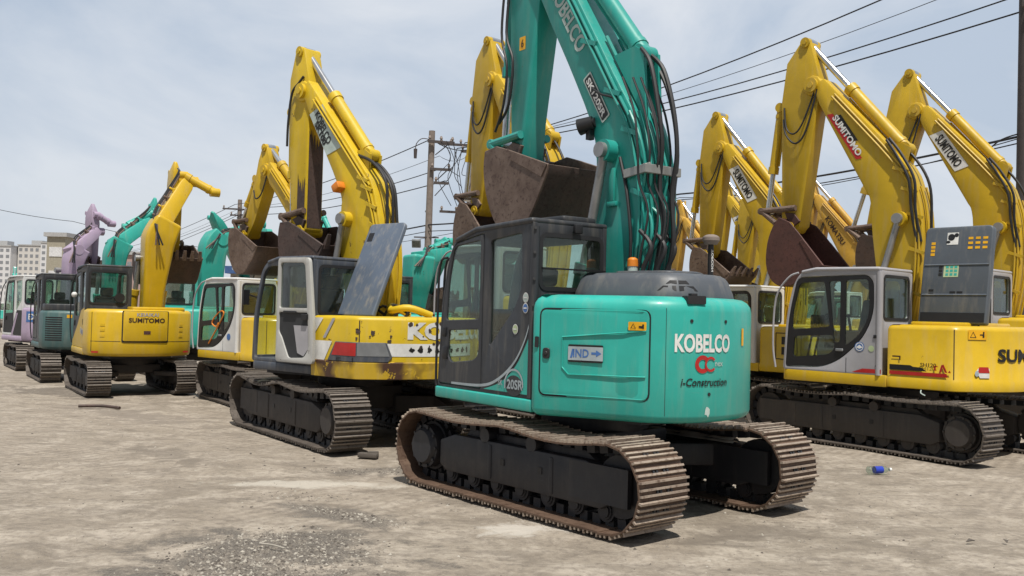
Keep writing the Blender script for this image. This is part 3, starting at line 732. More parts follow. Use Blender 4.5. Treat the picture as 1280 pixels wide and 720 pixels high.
    for q in ([(.98, 2.11), (1.16, 2.11), (1.16, 2.155), (1.03, 2.155)], [(1.19, 2.11), (1.38, 2.11), (1.34, 2.155), (1.19, 2.155)], [(1.06, 2.175), (1.17, 2.175), (1.17, 2.205), (1.10, 2.205)], [(1.19, 2.175), (1.30, 2.175), (1.27, 2.205), (1.19, 2.205)]):
        v_.panel(q, [], hfn, .003)
    v_.build('vent', 'black', hood)
    rs = MB(); rs.prism(rnd([(-.5, .25), (-1.12, .12), (-1.2, -.20), (-1.0, -.52), (-.5, -.78)], .08), 2.275, 2.31, 'xy'); rs.build('hood_ridge', 'hood_dark', hood, bevel=.02, seg=2)
    cm = MB(); cm.panel(rnd(rect(1.56, 1.75, 1.99, 2.065), .015), [], lambda u, v, d: w.at(u, v, .0 + d), .12); cm.panel(rect(1.60, 1.66, 2.06, 2.085), [], lambda u, v, d: w.at(u, v, -.01 + d), .06)
    cm.build('rear_camera', 'rubber', body, bevel=.012)
    # beacon and GNSS mast
    bc = MB(); bc.cyl((-.62, .10, 2.28), (-.62, .10, 2.36), .05, 14); bq = bc.build('beacon_base', 'letter_dirty', body, smooth=40)
    bc = MB(); bc.cyl((-.62, .10, 2.36), (-.62, .10, 2.42), .055, 16, .052); bc.sphere((-.62, .10, 2.42), .052, 14, 8, 0, .6); bc.build('beacon_lens', 'orange', bq, smooth=60)
    mt = MB(); mt.cyl((-1.02, -.58, 2.18), (-1.02, -.58, 2.60), .028, 12); mo = mt.build('antenna_mast', 'rubber', body)
    mt = MB(); mt.cyl((-1.02, -.58, 2.60), (-1.02, -.58, 2.64), .06, 16, .085); mt.cyl((-1.02, -.58, 2.64), (-1.02, -.58, 2.665), .085, 18); mt.sphere((-1.02, -.58, 2.665), .084, 18, 8, 0, .45); mt.build('antenna_dome', 'wood_pole', mo, smooth=50)
    lettering('TOPCON', .22, .03, lambda u, v: (-1.048, -.575 + v - .015, 2.55 - u), 'letter_white', mo, .03)
    # cab
    out = [(-.34, 1.06), (1.31, 1.06), (1.26, 1.95), (1.15, 2.42), (1.02, 2.64), (.62, 2.74), (-.34, 2.775)]
    dh = rnd([(.475, 1.09), (1.285, 1.09), (1.235, 1.95), (1.125, 2.40), (1.03, 2.60), (.475, 2.68)], [.03, .05, .2, .15, .08, .03], 4)
    h2 = rnd([(.35, 1.52), (.36, 2.60), (-.17, 2.65), (-.18, 2.12), (-.08, 1.92)], [.05, .05, .05, .25, .2], 5)
    cab = make_cab(r, dict(outline=out, y0=.20, y1=1.13, mat='darkcab', holesL=[dh, h2], skip_pane=1, holesR=[rnd(rect(-.1, 1.05, 1.75, 2.6), .08)], rearwin=(.27, 1.02, 2.12, 2.62), front=(1, 4), round=[.02, .03, .2, .15, .1, .1, .05]))
    w1 = rnd([(.53, 1.80), (1.16, 1.775), (1.13, 2.20), (1.03, 2.56), (.53, 2.605)], [.04, .04, .1, .08, .04], 4)
    w2 = rnd([(.53, 1.44), (.62, 1.375), (1.05, 1.33), (1.12, 1.42), (1.10, 1.67), (.53, 1.695)], [.05, .08, .06, .05, .03, .03], 4)
    door = door_part(cab, inset(dh, .010), [w1, w2], 1.138, 'darkcab')
    hb = MB(); hb.bb(1.10, 1.19, 1.136, 1.16, 1.36, 1.50); hb.bb(1.14, 1.21, 1.136, 1.16, 1.60, 1.70); hb.build('door_handle', 'black', door, bevel=.01)
    cu = smooth2([(1.02, 1.115), (.45, 1.135), (.16, 1.22), (-.10, 1.40), (-.26, 1.62), (-.325, 1.78)], 5)
    f = lambda u, v, d: (u, 1.13 + d, v)
    decal(cab, [[(x, z - .022 + .008 * (x + .3)) for x, z in cu] + [(x, z + .012) for x, z in reversed(cu)]], f, 'sticker_grey', 'stripe', .009)
    tl = smooth2([(.42, 1.10), (.12, 1.19), (-.12, 1.36), (-.27, 1.56), (-.325, 1.66)], 4)
    decal(cab, [tl + [(-.335, 1.10)]], f, 'teal', 'painted_corner', .006)
    decal(cab, [ring(-.10, 1.18, .155, .135, .1 * pi, 1.05 * pi, 20)], f, 'sticker_grey', 'arc_mark', .010)
    decal(cab, [ellipse(-.10, 1.17, .135, .10, 24)], f, 'darkcab', 'emblem', .0085)
    lettering('120SR', .30, .095, lambda u, v: (.05 - u, 1.1425, 1.135 + v), 'sticker_grey', cab, .03)
    lettering('SK', .075, .055, lambda u, v: (.155 - u, 1.1425, 1.16 + v), 'sticker_grey', cab, .02)
    for (x, z, mt_) in ((-.255, 2.02, 'letter_dirty'), (-.255, 1.92, 'sticker_blue'), (-.10, 1.715, 'sticker_green')):
        q = decal(cab, [ellipse(x, z, .044, .050)], f, 'letter_white', 'sticker', .006)
        decal(q, [ellipse(x, z, .036, .041)], f, mt_, 'sticker_face', .008); decal(q, [rect(x - .025, x + .025, z - .007, z + .007)], f, 'letter_white', 'sticker_bar', .010)
    po = MB(); po.tube([(-.335, 1.10, 1.07), (-.335, 1.10, 2.70)], .045, 10, 1)
    for z in (1.95, 2.2, 2.45, 2.68): po.cyl((-.36, 1.12, z), (-.385, 1.135, z), .014, 8)
    po.build('corner_post', 'darkcab', cab, smooth=50)
    hc = MB(); hc.prism(rnd([(.15, .28), (-.28, .28), (-.28, .72), (.15, .72)], .05), 2.775, 2.84, 'xy'); hc.build('roof_hatch', 'darkcab', cab, bevel=.02)
    rv = MB(); rv.bb(-.345, -.36, .22, 1.02, 2.30, 2.315); rv.build('wiper', 'black', cab)
    wl = MB(); wl.bb(-.36, -.40, .56, .66, 2.66, 2.75); wl.build('roof_lamp', 'black', cab, bevel=.01)
    for x_, y_ in ((1.345, 1.13), (1.36, 1.05)): rail(cab, [(x_ - .03, y_, 1.06), (x_, y_, 1.12), (x_, y_, 1.6), (x_ - .02, y_, 2.35), (x_ - .14, y_ - .02, 2.45)], .014)
    # boom, arm, bucket
    pose = dict(lower=[(.22, 1.40), (.15, 2.3), (.12, 3.35), (.20, 3.85), (.55, 4.50), (.95, 5.15), (1.38, 5.88)],
                upper=[(1.27, 6.38), (.75, 5.72), (.28, 5.02), (-.12, 4.40), (-.50, 3.80), (-.66, 3.15), (-.62, 2.4), (-.40, 1.40)],
                E=(1.55, 6.95), T=(1.50, 6.18), P=(1.62, 3.67), lug=(-.36, 4.52), lugbase=[(-.02, 4.62), (-.52, 3.85)], bpin=(-.12, 3.58), bfoot=(.45, 1.2),
                arm=[(1.45, 7.0), (1.62, 7.02), (1.80, 6.6), (1.86, 6.1), (1.80, 4.7), (1.74, 3.8), (1.66, 3.58), (1.52, 3.56), (1.47, 4.15), (1.27, 5.3), (1.20, 6.0), (1.28, 6.4)],
                bc=((1.98, 5.9), (2.10, 3.95)), cfrac=.55, bfrac=.5, bang=0, teeth=0, bucket_w=1.06, bk=1.06, bucket_y=0, lamp=None,
                hoses=[([(1.80, 6.1, 0), (1.86, 5.3, .02), (1.70, 4.9, .03), (1.78, 4.4, .02), (2.0, 4.2, 0)], .17, .018),
                       ([(1.86, 6.1, .02), (1.92, 5.3, .03), (1.78, 4.85, .04), (1.86, 4.4, .02), (2.05, 4.1, 0)], .19, .016),
                       ([(-.42, 4.62, 0), (-.58, 4.42, .02), (-.70, 4.0, .03), (-.76, 3.6, .02), (-.72, 3.2, 0), (-.76, 2.7, 0), (-.62, 2.1, 0)], .10, .024),
                       ([(-.42, 4.58, 0), (-.62, 4.38, .0), (-.77, 3.95, .0), (-.83, 3.5, .0), (-.77, 3.1, 0), (-.80, 2.6, 0), (-.66, 2.05, 0)], -.02, .024),
                       ([(-.40, 4.5, 0), (-.56, 4.25, .0), (-.68, 3.9, .0), (-.74, 3.5, .0), (-.70, 3.1, 0), (-.68, 2.5, 0), (-.58, 2.1, 0)], -.12, .022),
                       ([(-.26, 3.5, .06), (-.40, 3.1, .08), (-.48, 2.6, .09), (-.44, 2.2, .09), (-.40, 1.95, .08)], .16, .018),
                       
                       
                       ([(.20, 4.3, 0), (.02, 4.2, .03), (-.18, 4.12, .02), (-.34, 3.95, 0)], .22, .012)])
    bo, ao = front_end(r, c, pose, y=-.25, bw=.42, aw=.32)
    # tubes bundled behind the boom, with their bracket
    rs = random.Random(4); tb = MB()
    for yy, k in ((.0, -.02), (-.07, .04), (-.15, .0), (-.24, .05), (-.34, .0)):
        q = lambda: rs.uniform(-.035, .035)
        tb.tube([(-.44 - k, yy, 3.95), (-.60 - k + q(), yy, 3.62), (-.66 - k, yy + q(), 3.3), (-.60 - k + q(), yy - .03, 3.02), (-.70 - k, yy - .05 + q(), 2.86), (-.70 - k + q(), yy - .05, 2.62), (-.56 - k, yy - .04 + q(), 2.45), (-.56 - k, yy - .04, 2.15)], .017, 7, 3)
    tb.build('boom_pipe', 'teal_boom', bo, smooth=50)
    for yy, k in ((.05, .02), (-.04, .08), (-.20, .06), (-.32, .09), (-.10, .13)):
        hz_ = MB(); hz_.tube([(-.34 - k, yy, 4.30), (-.52 - k, yy, 3.92), (-.60 - k * 1.3, yy + .02, 3.5), (-.62 - k * .6, yy, 3.2), (-.72 - k * .8, yy - .03, 2.9), (-.66 - k, yy, 2.5), (-.60 - k * .5, yy, 2.1)], .012, 6, 4); hz_.build('hydraulic_hose', 'rubber', bo, smooth=50)
    for yy, k in ((.03, .02), (-.12, .06), (-.29, .03)):
        hz = MB(); hz.tube([(-.62 - k, yy, 2.72), (-.78 - k, yy, 2.55), (-.70 - k, yy + .03, 2.3), (-.74 - k, yy, 2.0)], .024, 7, 5); hz.build('hydraulic_hose', 'rubber', bo, smooth=50)
    bk = MB(); bk.box((-.72, -.18, 3.33), (.05, .50, .09)); bk.box((-.55, .0, 3.33), (.38, .03, .09), Matrix.Rotation(.1, 3, 'Y')); bk.build('pipe_bracket', 'pipesteel', bo, bevel=.006, seg=1)
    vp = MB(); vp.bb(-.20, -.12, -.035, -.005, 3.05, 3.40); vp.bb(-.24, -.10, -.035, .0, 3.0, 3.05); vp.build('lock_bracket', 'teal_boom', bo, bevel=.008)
    lm = MB(); lm.cyl((.16, -.02, 3.92), (.30, .06, 3.88), .075, 14, .09); lm.cyl((.14, -.03, 3.925), (.16, -.02, 3.92), .05, 12); lm.bb(.16, .22, -.04, .03, 3.74, 3.86); lm.build('work_lamp', 'black', bo, smooth=40)
    yb = -.25 + .21 + .006
    a = atan2(-.845, .535)   # reading downwards along the boom
    def bf(x, z, dd=.0): f = side_fn(x, z, yb + dd, a); return lambda u, v, d=0: f(u, v, d)
    lettering('KOBELCO', 1.0, .20, bf(1.00, 5.56), 'letter_dirty', bo, .03)
    q = decal(bo, [rnd(rect(0, .62, 0, .14), .02)], bf(.36, 4.42), 'letter_dirty', 'sticker', .002)
    decal(q, [rnd(rect(.02, .60, .015, .125), .02)], bf(.36, 4.42), 'letter_black', 'sticker_face', .004)
    lettering('SK120SR', .52, .075, lambda u, v: bf(.36, 4.42, .006)(u + .05, v + .03), 'letter_white', q, .03)
    ag = decal(ao, [rnd(rect(1.50, 1.62, 5.02, 5.18), .01)], lambda u, v, d: (u, -.25 + .16 + d, v), 'sticker_yellow', 'warning_sticker', .004)
    lettering('6', .05, .10, lambda u, v: (1.585 - u, -.083, 5.05 + v), 'letter_brown', ag, .02)
    # caked earth on the right-hand track, behind
    return r
build_front_teal()

# ---------------------------------------------------------------- generic full-size machine (cab outline as on the grey-cab yellow one)
def conv_house(r, c, zb=.94, zt=1.84, xr=-1.33, tail=-1.85, yw=1.20, xf=-.36, seam=True):
    plan = rnd([(xf, yw - .03), (xf - .06, yw), (xr, yw), (xr - .36, yw * .55), (tail, .25), (tail, -.25), (xr - .36, -yw * .55), (xr, -yw), (xf - .06, -yw), (xf, -yw + .03)], [.02, .06, .12, .25, .25, .25, .25, .12, .06, .02], 5)
    m = shell(plan, [(zb, .07), (zb + .015, .0), (zb + .14, -.012), (zb + .165, .012), (zt - .07, .012), (zt - .025, .03), (zt, .08), (zt + .004, .18)])
    body = m.build('upper_body', c['bodymat'], r, smooth=50); w = Wall(plan[:-1])
    fm = MB(); fm.prism(rnd([(1.32, .18), (1.32, yw - .06), (1.24, yw), (xf - .01, yw), (xf - .01, .18)], [.02, .06, .06, .01, .02]), zb + .0, zb + .165, 'xy')
    fm.bb(xf - .02, 1.25, -yw, -.52, zb, zt - .12); fm.build('cab_skirt', c.get('skirtmat', c['bodymat']), body, bevel=.025)
    fl = MB(); fl.prism([(1.2, -.9), (1.2, .95), (-1.3, .7), (-1.3, -.7)], zb - .05, zb - .002, 'xy'); fl.bb(-.05, .8, -.5, .12, zb, 1.5); fl.build('revolving_frame', 'under_blk', body)
    if seam:
        sm = MB()
        ss = w.L[-1]
        i = 0
        for s_ in (.06 + .02 + (xf - .06 - xr) * 1.0 - .02,): sm.panel(rect(s_, s_ + .012, zb + .17, zt - .05), [], lambda u, v, d: w.at(u, v, -.008 + d), .004)
        sm.build('panel_seam', 'rubber', body)
    # engine deck clutter: muffler, tank filler, rails
    dk = MB(); dk.bb(-1.3, -.5, -.85, .75, zt - .03, zt + .05); dk.build('engine_deck', c.get('deckmat', c['bodymat']), body, bevel=.03)
    mu = MB(); mu.cyl((-1.0, -.75, zt), (-1.0, -.75, zt + .42), .05, 10); mu.build('exhaust_pipe', 'rubber', body)
    return body, w

def round_cab(r, c, y0=.18, y1=1.20, zb=1.10, fancy=True):
    out = [(-.27, zb), (1.29, zb), (1.24, 1.95), (1.13, 2.42), (1.0, 2.62), (.75, 2.665), (-.27, 2.655)]
    gl = rnd([(1.06, 2.53), (-.08, 2.555), (-.17, 2.45), (-.18, 1.98), (-.02, 1.62), (.33, 1.30), (.62, 1.17), (1.245, 1.145), (1.20, 1.95)], [.12, .1, .1, .25, .3, .3, .2, .06, .3], 4)
    cab = make_cab(r, dict(outline=out, y0=y0, y1=y1, mat=c['cabmat'], holesL=[gl], skip_pane=1, holesR=[rnd(rect(-.1, 1.0, 1.7, 2.5), .1)], rearwin=(y0 + .12, y1 - .13, 1.92, 2.53), front=(1, 4), round=[.03, .05, .2, .18, .12, .1, .09], glass=c.get('glass', 'glass')))
    w1 = rnd([(1.02, 2.44), (.60, 2.46), (.50, 1.78), (1.14, 1.72), (1.13, 2.0)], [.08, .05, .06, .06, .1], 4)
    w2 = rnd([(.53, 2.46), (.34, 2.47), (.34, 1.55), (.44, 1.55)], .04, 3)
    w3 = rnd([(.26, 2.48), (-.09, 2.49), (-.125, 2.0), (.02, 1.68), (.26, 1.50)], [.05, .06, .2, .15, .05], 4)
    w4 = rnd([(1.10, 1.62), (.45, 1.66), (.42, 1.46), (.52, 1.36), (1.12, 1.30)], [.06, .05, .06, .08, .06], 4)
    d = door_part(cab, inset(gl, .008), [w1, w2, w3, w4], y1 + .004, c.get('doormat', 'black'), c.get('glass', 'glass'))
    hb = MB(); hb.bb(.28, .40, y1 + .002, y1 + .03, 1.42, 1.46); hb.build('door_handle', 'steel_grey', d, bevel=.008, seg=1)
    po = MB(); po.tube([(-.25, y1 - .03, zb), (-.25, y1 - .03, 2.60)], .05, 10, 1); po.build('corner_post', c['cabmat'], cab, smooth=50)
    rail(cab, [(1.42, y1 + .0, 1.12), (1.46, y1 + .02, 1.5), (1.42, y1 + .02, 2.2), (1.22, y1 + .0, 2.52), (1.06, y1 - .03, 2.60)], .016, c.get('railmat', 'greycab'))
    sm = MB(); sm.bb(.235, .243, y1 - .01, y1 + .0025, zb + .01, 1.33); sm.build('panel_seam', 'rubber', cab)
    return cab

def raised_hood(r, x0, x1, ya, za, yb, zb_, mat, th=.10, shift=0):
    """an opened engine cover standing on its hinge along the machine's length"""
    n = Vector((0, zb_ - za, -(yb - ya))).normalized()
    e = Vector((0, yb - ya, zb_ - za)); L = e.length; e.normalize()
    base_ = Vector((0, ya, za))
    out = rnd(rect(0, x0 - x1, 0, L), [.03, .03, .08, .08], 4)
    fn = lambda u, v, d: tuple(Vector((x0 - u + shift * v / L, 0, 0)) + base_ + e * v + n * d)
    m = MB(); m.panel(out, [], fn, th)
    o = m.build('raised_hood', mat, r, bevel=.03, seg=3)
    return o, fn, L

def arc(cx, cz, r, a0, a1, n=10): return [(cx + r * cos(a0 + (a1 - a0) * i / n), cz + r * sin(a0 + (a1 - a0) * i / n)) for i in range(n + 1)]

def boom_label(bo, txt, o, y, ang, w, h, mat, panel=None, dark=None):
    f = side_fn(o[0], o[1], y, ang)
    if panel: 
        q = decal(bo, [panel[1]], lambda u, v, d: f(u, v, d), panel[0], 'label_panel', .004)
        if dark: decal(q, [dark[1]], lambda u, v, d: f(u, v, d), dark[0], 'label_stripe', .006)
        bo = q
    lettering(txt, w, h, lambda u, v: f(u, v, .009), mat, bo, .03)

# ---------------------------------------------------------------- 2. yellow machine with the grey cab at the right
def build_grey_cab():
    c = base(x=6.02, y=14.25, yaw=.729, tyaw=.60, seed=21, label='yellow excavator with light grey rounded cab and raised dark grey hood full of stickers',
             gauge=.98, shoe=.50, hl=2.0, ht=.80, nshoe=50, detail=2, nroll=8, sag=.03, boommat='yellow_boom', bodymat='yellow', cabmat='greycab', bucketmat=['bucket_red', 'bucket_red'], undermat='under_brn', glass='glass')
    r = machine(c); body, w = conv_house(r, c); cab = round_cab(r, c)
    P = dict(CONV, teeth=0, bang=.55, bucket_w=.85); front_end_ = front_end(r, c, P, y=-.1, bw=.40, aw=.32); bo, ao = front_end_
    yb = -.1 + .20 + .003
    a = atan2(-.835, .55)
    f = side_fn(1.17, 5.24, yb, a)
    q = decal(bo, [[(.0, .02), (.62, .02), (.95, .02), (1.0, .11), (.05, .11)]], lambda u, v, d: f(u - .05, v - .06, d), 'red', 'label_stripe', .003)
    decal(q, [[(.10, .10), (.62, .10), (.72, .21), (.16, .21)]], lambda u, v, d: f(u - .05, v - .06, d), 'letter_black', 'label_panel', .004)
    lettering('SUMITOMO', .82, .11, lambda u, v: f(u + .06, v + .0, .008), 'letter_white', q, .03)
    # decals on the side
    yl = 1.20 + .001; sf = lambda u, v, d: (u, 1.192 + d, v)
    st = decal(body, [[(-.42, 1.135), (-1.24, 1.135), (-1.22, 1.185), (-.42, 1.185)]], sf, 'red', 'stripe', .006)
    decal(cab, [[(.15, 1.125), (-.30, 1.125), (-.30, 1.185), (-.02, 1.185)]], lambda u, v, d: (u, 1.20 + d, v), 'red', 'stripe', .005)
    decal(body, [[(-.42, 1.20), (-.95, 1.20), (-.88, 1.25), (-.76, 1.255), (-.72, 1.275), (-.42, 1.275)]], sf, 'letter_black', 'stripe', .006)
    lettering('SH120', .22, .055, lambda u, v: (-.86 - u, 1.199, 1.262 + v), 'letter_brown', body, .02)
    decal(body, [[(-1.12, 1.20), (-1.15, 1.20), (-1.165, 1.27), (-1.20, 1.20), (-1.23, 1.20), (-1.18, 1.31), (-1.15, 1.30)], [(-1.05, 1.22), (-1.075, 1.22), (-1.075, 1.27), (-1.10, 1.27), (-1.10, 1.285), (-1.04, 1.285), (-1.04, 1.27), (-1.05, 1.27)], [(-1.24, 1.20), (-1.28, 1.20), (-1.26, 1.235)]], sf, 'red', 'red_mark', .007)
    decal(cab, [ellipse(.03, 1.50, .075, .072)], lambda u, v, d: (u, 1.20 + d, v), 'sticker_blue', 'sticker', .005)
    decal(cab, [ring(.03, 1.50, .062, .050, 0, 2 * pi), [(-.02, 1.49), (.03, 1.53), (.08, 1.49), (.03, 1.47)]], lambda u, v, d: (u, 1.20 + d, v), 'letter_white', 'sticker_mark', .007)
    decal(cab, [ellipse(-.15, 1.48, .045, .045)], lambda u, v, d: (u, 1.20 + d, v), 'sticker_green', 'sticker', .005)
    dl = MB(); dl.bb(-.18, -.26, 1.195, 1.215, 1.63, 1.68); dl.bb(-.21, -.235, 1.195, 1.21, 1.22, 1.245); dl.build('latch', 'black', cab, bevel=.006, seg=1)
    decal(body, [[(-.46, 1.40), (-.58, 1.40), (-.58, 1.34), (-.56, 1.34), (-.56, 1.38), (-.46, 1.38)]], sf, 'letter_brown', 'stencil_mark', .006)
    s1 = 1.03
    wf = lambda s, z: (lambda u, v, d=.0: w.at(s + u, z + v, d - .008))
    g = wf(1.17, 1.66); q = decal(body, [rect(0, .27, 0, .13)], g, 'sticker_yellow', 'warning_sticker', .005)
    decal(q, [ring(.07, .055, .055, .042, pi / 2, 2.5 * pi, 3), [(.17, .06), (.21, .06), (.21, .03), (.235, .03), (.235, .11), (.215, .11), (.215, .075), (.17, .075)]], g, 'letter_black', 'warning_mark', .008)
    g = wf(1.27, 1.14); q = decal(body, [[(0, .06), (.05, .13), (.22, .13), (.22, .0), (.08, .0), (.06, .03)]], g, 'letter_white', 'sticker', .005)
    decal(q, [[(.05, .07), (.22, .07), (.20, .15), (.06, .15)]], g, 'red', 'sticker_band', .008); decal(q, [ellipse(.03, .06, .03, .04)], g, 'sticker_grey', 'sticker_mark', .010)
    lettering('SUMITOMO', 1.62, .18, lambda u, v: wf(1.62, 1.36)(u, v, .008), 'letter_black', body, .03)
    # opened hood with its service stickers
    hd, hf, L = raised_hood(r, -.55, -1.50, .62, 1.87, .36, 3.28, 'greyhood', .12)
    for z in (.42, .86): 
        b = MB(); b.tube([hf(.03, z * L / 1.43, .0), hf(.93, z * L / 1.43, .0)], .014, 6, 1); b.build('pressed_rib', 'greyhood', hd, smooth=60)
    def sticks(cols, mat):
        for q in cols: decal(hd, [q], lambda u, v, d: hf(u, v, d), mat, 'sticker', .004)
    sticks([rect(.10, .16, 1.00 + .055 * i, 1.04 + .055 * i) for i in range(4)], 'sticker_yellow')
    sticks([rect(.62 + .10 * i, .685 + .10 * i, 1.09 + .07 * j, 1.125 + .07 * j) for i in range(3) for j in range(3)], 'sticker_yellow')
    sticks([rect(.32, .48, 1.16, 1.34)], 'letter_white'); decal(hd, [ellipse(.38, 1.27, .05, .05), ellipse(.45, 1.30, .03, .03), ellipse(.34, 1.20, .03, .02)], lambda u, v, d: hf(u, v, d), 'black', 'sticker_mark', .006)
    sticks([rect(.31, .52, .68, .86)], 'sticker_green'); decal(hd, [rect(.34 + .06 * i, .38 + .06 * i, .70 + .055 * j, .735 + .055 * j) for i in range(3) for j in range(3)], lambda u, v, d: hf(u, v, d), 'teal_worn', 'sticker_mark', .006)
    sticks([rect(.24, .29, .70 + .055 * i, .74 + .055 * i) for i in range(3)] + [rect(.12, .19, .42 + .05 * i, .45 + .05 * i) for i in range(2)] + [rect(.42, .50, .44, .47), rect(.52, .60, .44, .47)], 'letter_black')
    dark = MB(); dark.panel(rect(.03, .92, .03, .16), [], lambda u, v, d: hf(u, v, .004 + d), .006); dark.build('hood_hinge', 'black', hd)
    lid = MB(); lid.tube([hf(.80, .0, -.14), hf(.86, .5, -.16), hf(.90, .9, -.10)], .016, 6, 3); lid.build('hood_stay', 'steel_grey', hd)
    wv = MB(); wv.tube([w.at(.55, .94, .02), w.at(.56, .90, .05), w.at(.62, .87, .05)], .008, 6, 4); wv.build('drain_hose', 'letter_dirty', body)
    return r
build_grey_cab()

# ---------------------------------------------------------------- 3. old yellow machine with the open slate hood
def build_old_yellow():
    c = base(x=-2.325, y=13.9, yaw=.855, tyaw=.63, seed=31, label='old chipped yellow excavator with slate cab, white door and raised slate engine cover',
             gauge=.98, shoe=.52, hl=1.95, ht=.80, nshoe=48, detail=2, nroll=8, sag=.07, shoemat='shoe_dark', edgemat='shoe_darkedge', boommat='yellow_worn', bodymat='yellow_worn', skirtmat='slate', deckmat='slate', cabmat='slate', bucketmat=['bucket_dark', 'bucket_dark'], lampmat='orange')
    r = machine(c); zb, zt = .94, 1.77
    plan = rnd([(-.47, 1.15), (-.50, 1.20), (-1.40, 1.20), (-1.72, .80), (-1.95, .30), (-1.95, -.30), (-1.72, -.80), (-1.40, -1.20), (-.50, -1.20), (-.47, -1.15)], [.01, .04, .10, .2, .3, .3, .2, .10, .04, .01], 5)
    m = shell(plan, [(1.16, .012), (zt - .05, .012), (zt - .015, .025), (zt, .06), (zt + .004, .18)]); body = m.build('upper_body', 'yellow_worn', r, smooth=50)
    m = shell(plan, [(zb, .06), (zb + .01, .0), (1.16, -.012), (1.175, .012), (1.176, .1)]); bt = m.build('counterweight_skirt', 'yellow_rust', body, smooth=50)
    w = Wall(plan[:-1])
    fm = MB(); fm.prism(rnd([(1.0, .1), (1.0, 1.12), (.92, 1.18), (-.48, 1.18), (-.48, .1)], .03), .95, 1.07, 'xy'); fm.bb(-.49, 1.0, -1.2, -.5, .95, 1.7); fm.build('cab_skirt', 'slate', body, bevel=.02)
    fl = MB(); fl.prism([(.9, -.9), (.9, .95), (-1.3, .7), (-1.3, -.7)], .89, .938, 'xy'); fl.bb(-.3, .6, -.5, .1, .95, 1.5); fl.build('revolving_frame', 'under_blk', body)
    wf = lambda u, v, d: w.at(u, v, d - .010)
    sA, sB = 1.02, 1.02     # corner where the side meets the tail
    sm = MB(); sm.panel(rect(sA - .01, sA + .006, 1.18, 1.72), [], lambda u, v, d: w.at(u, v, -.009 + d), .004); sm.build('panel_seam', 'rubber', body)
    # stripe decals: white slash, white tail band, lamp panel
    decal(body, [[(.06, 1.17), (.34, 1.17), (.50, 1.43), (.06, 1.43)], [(.06, 1.46), (.30, 1.74), (.06, 1.74)]], wf, 'letter_white', 'stripe', .004)
    decal(body, [[(.36, 1.47), (.30, 1.47), (.50, 1.74), (.56, 1.74)]], wf, 'greycab', 'stripe', .006)
    decal(body, [rect(1.0, 1.9, 1.25, 1.42), rect(1.9, 2.9, 1.25, 1.42)], wf, 'letter_white', 'stripe', .003)
    for k in range(9):
        x = 1.72 + .13 * k; decal(body, [[(x + .05 * random.uniform(.4, 1) * cos(a), 1.335 + .05 * random.uniform(.4, 1) * sin(a)) for a in [j * pi / 5 for j in range(10)]]], wf, 'letter_black', 'worn_letter', .006)
    lp = MB(); lp.panel([(.42, 1.17), (1.40, 1.17), (1.46, 1.235), (1.38, 1.43), (.58, 1.43)], [], lambda u, v, d: wf(u, v, .02 + d), .03, 0, .06); lo = lp.build('lamp_panel', 'slate', body, bevel=.008, seg=1)
    decal(lo, [[(.52, 1.25), (.98, 1.25), (.98, 1.42), (.60, 1.42)]], wf, 'red', 'red_reflector', .024)
    decal(lo, [[(.995, 1.25), (1.42, 1.25), (1.36, 1.42), (.995, 1.42)]], wf, 'steel_grey', 'grey_reflector', .024)
    sl = MB()
    for i in range(3): sl.panel(rect(.62, .95, 1.18 + .02 * i, 1.188 + .02 * i), [], lambda u, v, d: wf(u, v, .026 + d), .006)
    sl.build('vent', 'black', lo)
    # block lettering with yellow showing through
    vs = 1.66
    lettering('KOBELCO', 1.75, .235, lambda u, v: wf(vs + u, 1.475 + v, .004), 'letter_white', body, .055)
    rs = random.Random(5)
    for k in range(34):
        x, z = rs.uniform(.95, 2.6), rs.uniform(1.2, 1.72); q = rs.uniform(.008, .035)
        decal(body, [[(x + q * rs.uniform(.4, 1.3) * cos(j * pi / 4), z + q * 1.2 * rs.uniform(.4, 1.3) * sin(j * pi / 4)) for j in range(8)]], wf, 'bucket_dark', 'rust_spot', .007)
    # cab, its open doorway and the door swung back against the body
    out = [(-.44, 1.07), (.99, 1.07), (.97, 1.75), (.80, 2.40), (.66, 2.53), (.40, 2.585), (-.44, 2.585)]
    dh = rnd([(.28, 1.12), (.93, 1.12), (.91, 1.75), (.75, 2.36), (.64, 2.46), (.28, 2.47)], [.04, .05, .2, .12, .08, .04], 4)
    h2 = rnd(rect(-.38, .16, 1.78, 2.46), .07)
    cab = make_cab(r, dict(outline=out, y0=.12, y1=1.16, mat='slate', holesL=[dh, h2], skip_pane=1, holesR=[rnd(rect(-.3, .75, 1.7, 2.4), .08)], rearwin=(.22, 1.04, 1.80, 2.45), front=(1, 4), round=[.02, .05, .15, .12, .1, .08, .06], glass='glass'))
    d0 = rnd([(.22, 1.10), (-.64, 1.10), (-.62, 1.72), (-.50, 2.56), (.22, 2.57)], [.06, .06, .05, .07, .07], 4)
    wa = rnd([(.16, 1.86), (-.49, 1.86), (-.41, 2.49), (.16, 2.50)], [.03, .03, .07, .05], 3)
    wb = rnd([(.165, 1.80), (-.50, 1.80), (-.54, 1.30), (-.44, 1.18), (-.08, 1.16), (.10, 1.46), (.165, 1.52)], [.03, .03, .05, .05, .05, .1, .05], 3)
    dr = MB(); dr.panel(d0, [wa, wb], lambda u, v, d: (u, 1.285 + d, v), .05); dd = dr.build('cab_door', 'white_worn', cab, bevel=.012)
    g = MB(); g.panel(inset(wa, -.01), [], lambda u, v, d: (u, 1.262 + d, v), .006); g.build('window', 'glass_dark', dd)
    g = MB(); g.panel(inset(wb, -.01), [], lambda u, v, d: (u, 1.264 + d, v), .006); g.build('door_liner', 'interior', dd)
